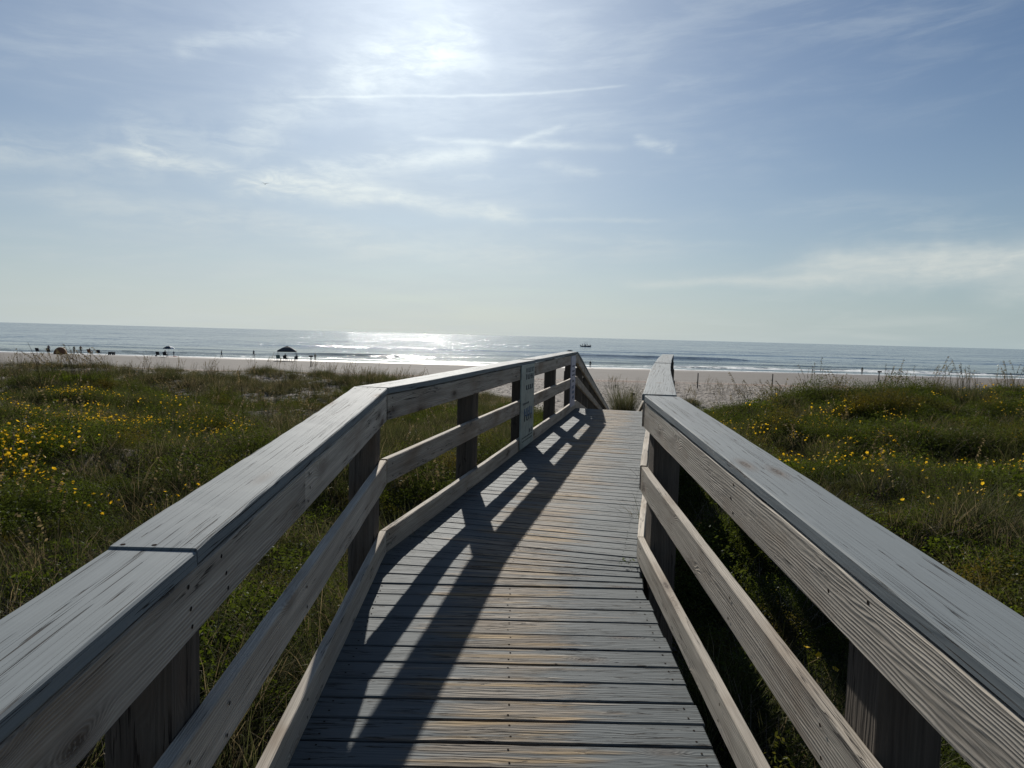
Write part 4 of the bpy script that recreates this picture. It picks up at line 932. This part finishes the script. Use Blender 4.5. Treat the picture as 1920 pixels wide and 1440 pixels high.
chair(-41.1, 131.4, M_DARKC, 'dark beach chair with a leaning person under the right side of the canopy tent', .2, 1.0)
chair(-95.0, 138.5, M_DARKC, 'dark low chair leftmost of the group behind the brown sea oats', .1, 1.15)
chair(-91.7, 137.0, M_DARKC, 'dark low chair right of the standing person in purple behind the sea oats', 0, 1.2)
chair(-84.3, 138.0, M_BROWN, 'brown chair right of the pair standing by the sun shelter', 0, 1.2)
chair(-82.6, 138.2, M_DARKC, 'dark chair rightmost of the group behind the sea oats', .1, 1.1)
# rounded sun shelter
r = ground_empty('sun_shelter', -88.9, 136.0, 'rust brown domed sun shelter among the group behind the sea oats', 'shelter')
b = MB(); n1_, n2_ = 6, 10; vs = []; fs = []
for i in range(n1_ + 1):
    e_ = i / n1_ * math.pi / 2
    for k in range(n2_ + 1):
        a = -.1 + k / n2_ * (math.pi + .2); vs.append((1.25 * math.cos(e_) * math.cos(a), -1.0 * math.cos(e_) * math.sin(a), 1.35 * math.sin(e_)))
for i in range(n1_):
    for k in range(n2_): fs.append((i * (n2_ + 1) + k, i * (n2_ + 1) + k + 1, (i + 1) * (n2_ + 1) + k + 1, (i + 1) * (n2_ + 1) + k))
b.add(vs, fs); o = b.build('fabric_dome', M_BROWN, r, True); md = o.modifiers.new('t', 'SOLIDIFY'); md.thickness = .03
b = MB(); b.tube([(-1.25, 0, 0), (-.88, 0, .96), (0, 0, 1.37), (.88, 0, .96), (1.25, 0, 0)], .025, 5); b.build('front_pole', M_METAL, r)
b = MB(); b.box((0, 0, .01), (1.9, .9, .02)); b.box((.3, .3, .05), (.5, .3, .08)); o = b.build('beach_towel', M_RED); o.location = (-68.1, 138.6, tz1(-68.1, 138.6) + .01); tag(o, 'crumpled red towel on the sand right of the umbrella', 'towel')
# ball
b = MB(); vs = []; fs = []
for i in range(7):
    for k in range(10): vs.append((.16 * math.sin(math.pi * i / 6) * math.cos(k * .6283), .16 * math.sin(math.pi * i / 6) * math.sin(k * .6283), .16 + .16 * math.cos(math.pi * i / 6)))
for i in range(6):
    for k in range(10): fs.append((i * 10 + k, (i + 1) * 10 + k, (i + 1) * 10 + (k + 1) % 10, i * 10 + (k + 1) % 10))
b.add(vs, fs); o = b.build('beach_ball', M_DARKC, None, True); o.location = (-70.9, 137.5, tz1(-70.9, 137.5)); tag(o, 'dark ball on the sand left of the umbrella chairs', 'ball')
# wagon
r = ground_empty('beach_wagon', -80.6, 139.0, 'low dark beach wagon right of the group behind the sea oats', 'wagon')
b = MB(); b.box((0, 0, .45), (1.1, .55, .35)); b.build('tub', M_DARKC, r)
for sx in (-.4, .4):
    for sy in (-.3, .3):
        b = MB(); b.tube([(sx, sy - .04, .16), (sx, sy + .04, .16)], .16, 10); b.build('wheel', M_DARKC, r)
b = MB(); b.tube([(.55, 0, .35), (1.1, 0, .75)], .018, 5); b.build('handle', M_METAL, r)

# ------------------------------------------------------------------ people
def skin_body(name, J, Ed, mats, top, bottom):
    """J: name -> (x, y, z, radius); one continuous skinned body. Faces are coloured by height: legs, clothes, skin"""
    ks = list(J); vi = {k: i for i, k in enumerate(ks)}
    me_ = bpy.data.meshes.new(name); me_.from_pydata([J[k][:3] for k in ks], [(vi[a], vi[b_]) for a, b_ in Ed], [])
    o = bpy.data.objects.new(name, me_); col.objects.link(o)
    md = o.modifiers.new('s', 'SKIN'); sv = me_.skin_vertices[0].data
    for k in ks: sv[vi[k]].radius = (J[k][3], J[k][3] * (.8 if k in ('pelvis', 'waist', 'chest') else 1)); sv[vi[k]].use_root = (k == 'pelvis')
    sb = o.modifiers.new('u', 'SUBSURF'); sb.levels = 1; sb.render_levels = 1
    dg = bpy.context.evaluated_depsgraph_get(); out = bpy.data.meshes.new_from_object(o.evaluated_get(dg)); bpy.data.objects.remove(o)
    for m_ in mats: out.materials.append(m_)
    hz_ = J['pelvis'][2]
    for p in out.polygons:
        c = p.center
        near_ = min(ks, key=lambda k: (Vector(J[k][:3]) - c).length)
        p.material_index = 1 if near_ in ('chest', 'waist', 'shl', 'shr', 'neck') and top else 2 if near_ in ('pelvis', 'hipl', 'hipr', 'kneel_u', 'kneer_u') and bottom else 0
        if near_ in ('head', 'headtop') and c.z > J['head'][2] + .0 and c.y > J['head'][1] - .02: p.material_index = 3
        p.use_smooth = True
    out.name = name; return out
M_SKIN = plain('tanned_skin', (0.16, 0.09, 0.06)); M_HAIR = plain('dark_hair', (0.02, 0.015, 0.012)); M_T1 = plain('dark_shirt', (0.03, 0.035, 0.05)); M_T2 = plain('plum_clothes', (0.06, 0.03, 0.07))
M_T3 = plain('olive_clothes', (0.09, 0.08, 0.04)); M_T4 = plain('blue_swimwear', (0.03, 0.08, 0.14))
def figure(x, y, label, pose='stand', top=M_T1, bot=M_T1, h=1.7, rz=0.0, zoff=0.0, name='person'):
    s_ = h / 1.75
    def v(a, b_, c, r): return (a * s_, b_ * s_, c * s_, r * s_)
    if pose == 'sit':
        J = dict(pelvis=v(0, -.05, .47, .15), waist=v(0, -.12, .66, .13), chest=v(0, -.17, .90, .15), neck=v(0, -.16, 1.08, .055), head=v(0, -.13, 1.22, .09), headtop=v(0, -.13, 1.31, .07),
                 shl=v(-.18, -.17, .98, .06), ell=v(-.27, 0, .75, .045), hal=v(-.25, .22, .66, .035), shr=v(.18, -.17, .98, .06), elr=v(.27, 0, .75, .045), har=v(.25, .22, .66, .035),
                 hipl=v(-.1, .0, .47, .095), kneel=v(-.13, .42, .50, .065), anl=v(-.13, .52, .10, .04), ftl=v(-.13, .66, .05, .04), hipr=v(.1, .0, .47, .095), kneer=v(.13, .42, .50, .065), anr=v(.13, .52, .10, .04), ftr=v(.13, .66, .05, .04))
    else:
        k1, k2 = {'stand': (.0, .0), 'walk': (.22, -.2), 'wade': (.42, -.05)}[pose]
        J = dict(pelvis=v(0, 0, .93, .13), waist=v(0, 0, 1.10, .12), chest=v(0, .01, 1.32, .145), neck=v(0, .02, 1.50, .055), head=v(0, .04, 1.62, .088), headtop=v(0, .04, 1.70, .065),
                 shl=v(-.18, .0, 1.41, .06), ell=v(-.25, -.04 + k2 * .5, 1.15, .043), hal=v(-.24, .08 + k2 * .5, .92, .034), shr=v(.18, 0, 1.41, .06), elr=v(.25, -.04 + k1 * .6, 1.15, .043), har=v(.26, .08 + k1 * .7, .93, .034),
                 hipl=v(-.09, 0, .88, .09), kneel=v(-.10, k1 * .6 + .02, .50 + k1 * .25, .062), anl=v(-.10, k1 * .8, .09 + k1 * .35, .042), ftl=v(-.11, k1 * .8 + .15, .04 + k1 * .35, .038),
                 hipr=v(.09, 0, .88, .09), kneer=v(.10, k2 * .5 + .02, .49, .062), anr=v(.10, k2, .09, .042), ftr=v(.11, k2 + .15, .04, .038))
    Ed = [('pelvis', 'waist'), ('waist', 'chest'), ('chest', 'neck'), ('neck', 'head'), ('head', 'headtop'), ('chest', 'shl'), ('shl', 'ell'), ('ell', 'hal'), ('chest', 'shr'), ('shr', 'elr'), ('elr', 'har'),
          ('pelvis', 'hipl'), ('hipl', 'kneel'), ('kneel', 'anl'), ('anl', 'ftl'), ('pelvis', 'hipr'), ('hipr', 'kneer'), ('kneer', 'anr'), ('anr', 'ftr')]
    o = link('person', skin_body(name, J, Ed, [M_SKIN, top, bot, M_HAIR], True, True)); o.location = (x, y, max(tz1(x, y), -.55) + zoff); o.rotation_euler = (0, 0, rz)
    tag(o, label, 'person', 'people on the beach'); return o
figure(-67.3, 134.1, 'person in dark clothes sitting in a chair under the navy umbrella', 'sit', zoff=.06, h=1.8)
figure(-68.4, 139.6, 'small child standing at the waterline right of the umbrella', 'stand', M_T4, M_T4, 1.15, .5)
figure(-58.6, 139.2, 'person in dark swimwear walking along the waterline between umbrella and tent', 'walk', M_T1, M_T4, 1.6, -1.3)
figure(-42.9, 130.7, 'broad person in dark clothes sitting under the middle of the canopy tent', 'sit', zoff=.04, h=1.85)
figure(-41.1, 131.5, 'person in dark clothes sitting under the right side of the canopy tent', 'sit', rz=.9, zoff=.02)
figure(-38.2, 133.8, 'person standing on the sand to the right of the T shaped sign by the tent', 'stand', M_T3, M_T1, 1.5)
figure(-59.5, 159.0, 'dark figure wading with one knee raised in the shallow water left of the tent', 'wade', M_T1, M_T1, 1.75, .9)
figure(15.35, 136.6, 'person at the waterline just right of the ramp rail', 'stand', M_T1, M_T1, 1.45)
figure(70.5, 139.5, 'person standing in the shallows far along the right shore', 'stand', M_T3, M_T1, 1.6)
figure(-92.3, 137.6, 'person in plum clothes standing tall behind the brown sea oats', 'stand', M_T2, M_T2, 1.8)
figure(-87.0, 137.2, 'person in olive clothes standing right of the brown sun shelter', 'stand', M_T3, M_T3, 1.7)
figure(-85.3, 136.6, 'person in brown clothes standing beside a chair at the right of the beach group', 'walk', M_BROWN, M_T3, 1.8, .6)
figure(-84.3, 138.0, 'person sitting in the brown chair at the right of the beach group', 'sit', M_BROWN, M_T1, 1.75, 0, .05)

# ------------------------------------------------------------------ boat, float, bird
M_HULL = plain('hazed_boat_hull', (0.10, 0.13, 0.15), .4); M_HULLW = plain('pale_boat_deck', (0.3, 0.32, 0.33), .5)  # dark hull colour lightened to stand in for haze over the sea
bx_, by_ = 47.5, 452.0
r = empty('fishing_boat', (bx_, by_, 0.0), 0.0); tag(r, 'small dark fishing boat with a T top out on the sea', 'boat')
b = MB(); secs = [(-3.3, 1.05, .75), (-1.5, 1.2, .75), (.6, 1.2, .82), (2.1, .85, .98), (3.1, .35, 1.15), (3.5, .03, 1.22)]; vs = []; fs = []
for (xx, w_, sh_) in secs: vs += [(xx, -w_, sh_), (xx * .97, -w_ * .75, .05), (xx * .95, 0, -.35), (xx * .97, w_ * .75, .05), (xx, w_, sh_)]
for i in range(len(secs) - 1):
    for k in range(4): fs.append((i * 5 + k, (i + 1) * 5 + k, (i + 1) * 5 + k + 1, i * 5 + k + 1))
    fs.append((i * 5, i * 5 + 4, (i + 1) * 5 + 4, (i + 1) * 5))
fs.append((0, 1, 2, 3, 4)); b.add(vs, fs); b.build('hull', M_HULL, r)
b = MB(); b.box((-.5, 0, 1.2), (.8, .8, .95)); b.build('console', M_HULLW, r)
b = MB(); b.box((-.35, 0, 2.62), (2.1, 1.5, .10)); b.build('hard_top', M_HULL, r)
for sx in (-1.1, .2):
    for sy in (-.6, .6): b = MB(); b.tube([(sx, sy, .7), (sx, sy * .95, 2.6)], .04, 5); b.build('top_post', M_METAL, r)
b = MB(); b.box((-3.5, 0, .75), (.45, .4, 1.1)); b.box((-3.6, 0, .1), (.15, .15, .8)); b.build('outboard_motor', M_HULL, r)
b = MB(); b.tube([(1.5, -.8, .9), (2.6, -.5, 1.5), (3.6, 0, 1.75), (2.6, .5, 1.5), (1.5, .8, .9)], .03, 5); b.build('bow_rail', M_METAL, r)
for px2 in (.9, -2.2):
    J = None
    o = figure(bx_ + px2, by_, 'person standing in the boat near the ' + ('bow' if px2 > 0 else 'stern'), 'stand', M_T1, M_T1, 1.6); o.location.z = .55; o['group'] = 'people aboard the boat'
b = MB(); b.box((-4.3 + 4.3, 0, .2), (2.2, .6, .5)); b.box((.2, 0, .6), (.5, .4, .5)); o = b.build('jet_boat', M_HULL); bpy.data.objects.remove(o)
b = MB(); vs = [(-.9, 0, .1), (-.3, -.22, .02), (.6, -.2, .02), (1.0, 0, .25), (.6, .2, .02), (-.3, .22, .02), (-.3, 0, .42), (.4, 0, .45)]
b.add(vs, [(0, 1, 6), (1, 2, 7, 6), (2, 3, 7), (3, 4, 7), (4, 5, 6, 7), (5, 0, 6), (0, 5, 4, 3, 2, 1)]); o = b.build('float', M_HULL); o.location = (23.7, 290.0, .05); o.scale = (1.6, 1.6, 1.3)
tag(o, 'small dark float on the glittering water left of the boat', 'float')
ba, be, bd = R_(-19.71), R_(10.96), 120.0
r = empty('bird', (bd * math.sin(ba) * math.cos(be), bd * math.cos(ba) * math.cos(be), EYE + bd * math.sin(be)), .3); tag(r, 'tiny dark bird gliding high over the left shore', 'bird')
b = MB(); b.tube([(0, -.28, 0), (0, -.1, 0), (0, .12, 0), (0, .25, .02), (0, .32, .01)], [.015, .06, .07, .045, .01], 6); b.build('body', M_GREYC, r)
for sx in (-1, 1):
    b = MB(); b.add([(sx * .04, .10, .03), (sx * .04, -.08, .03), (sx * .32, -.02, .16), (sx * .32, .15, .16), (sx * .62, -.08, .08), (sx * .04, .01, .06), (sx * .32, .06, .185)],
                    [(0, 1, 2, 3), (3, 2, 4), (5, 0, 3, 6), (1, 5, 6, 2), (6, 3, 4), (2, 6, 4)]); b.build('wing', M_GREYC, r)
bpy.context.view_layer.update()
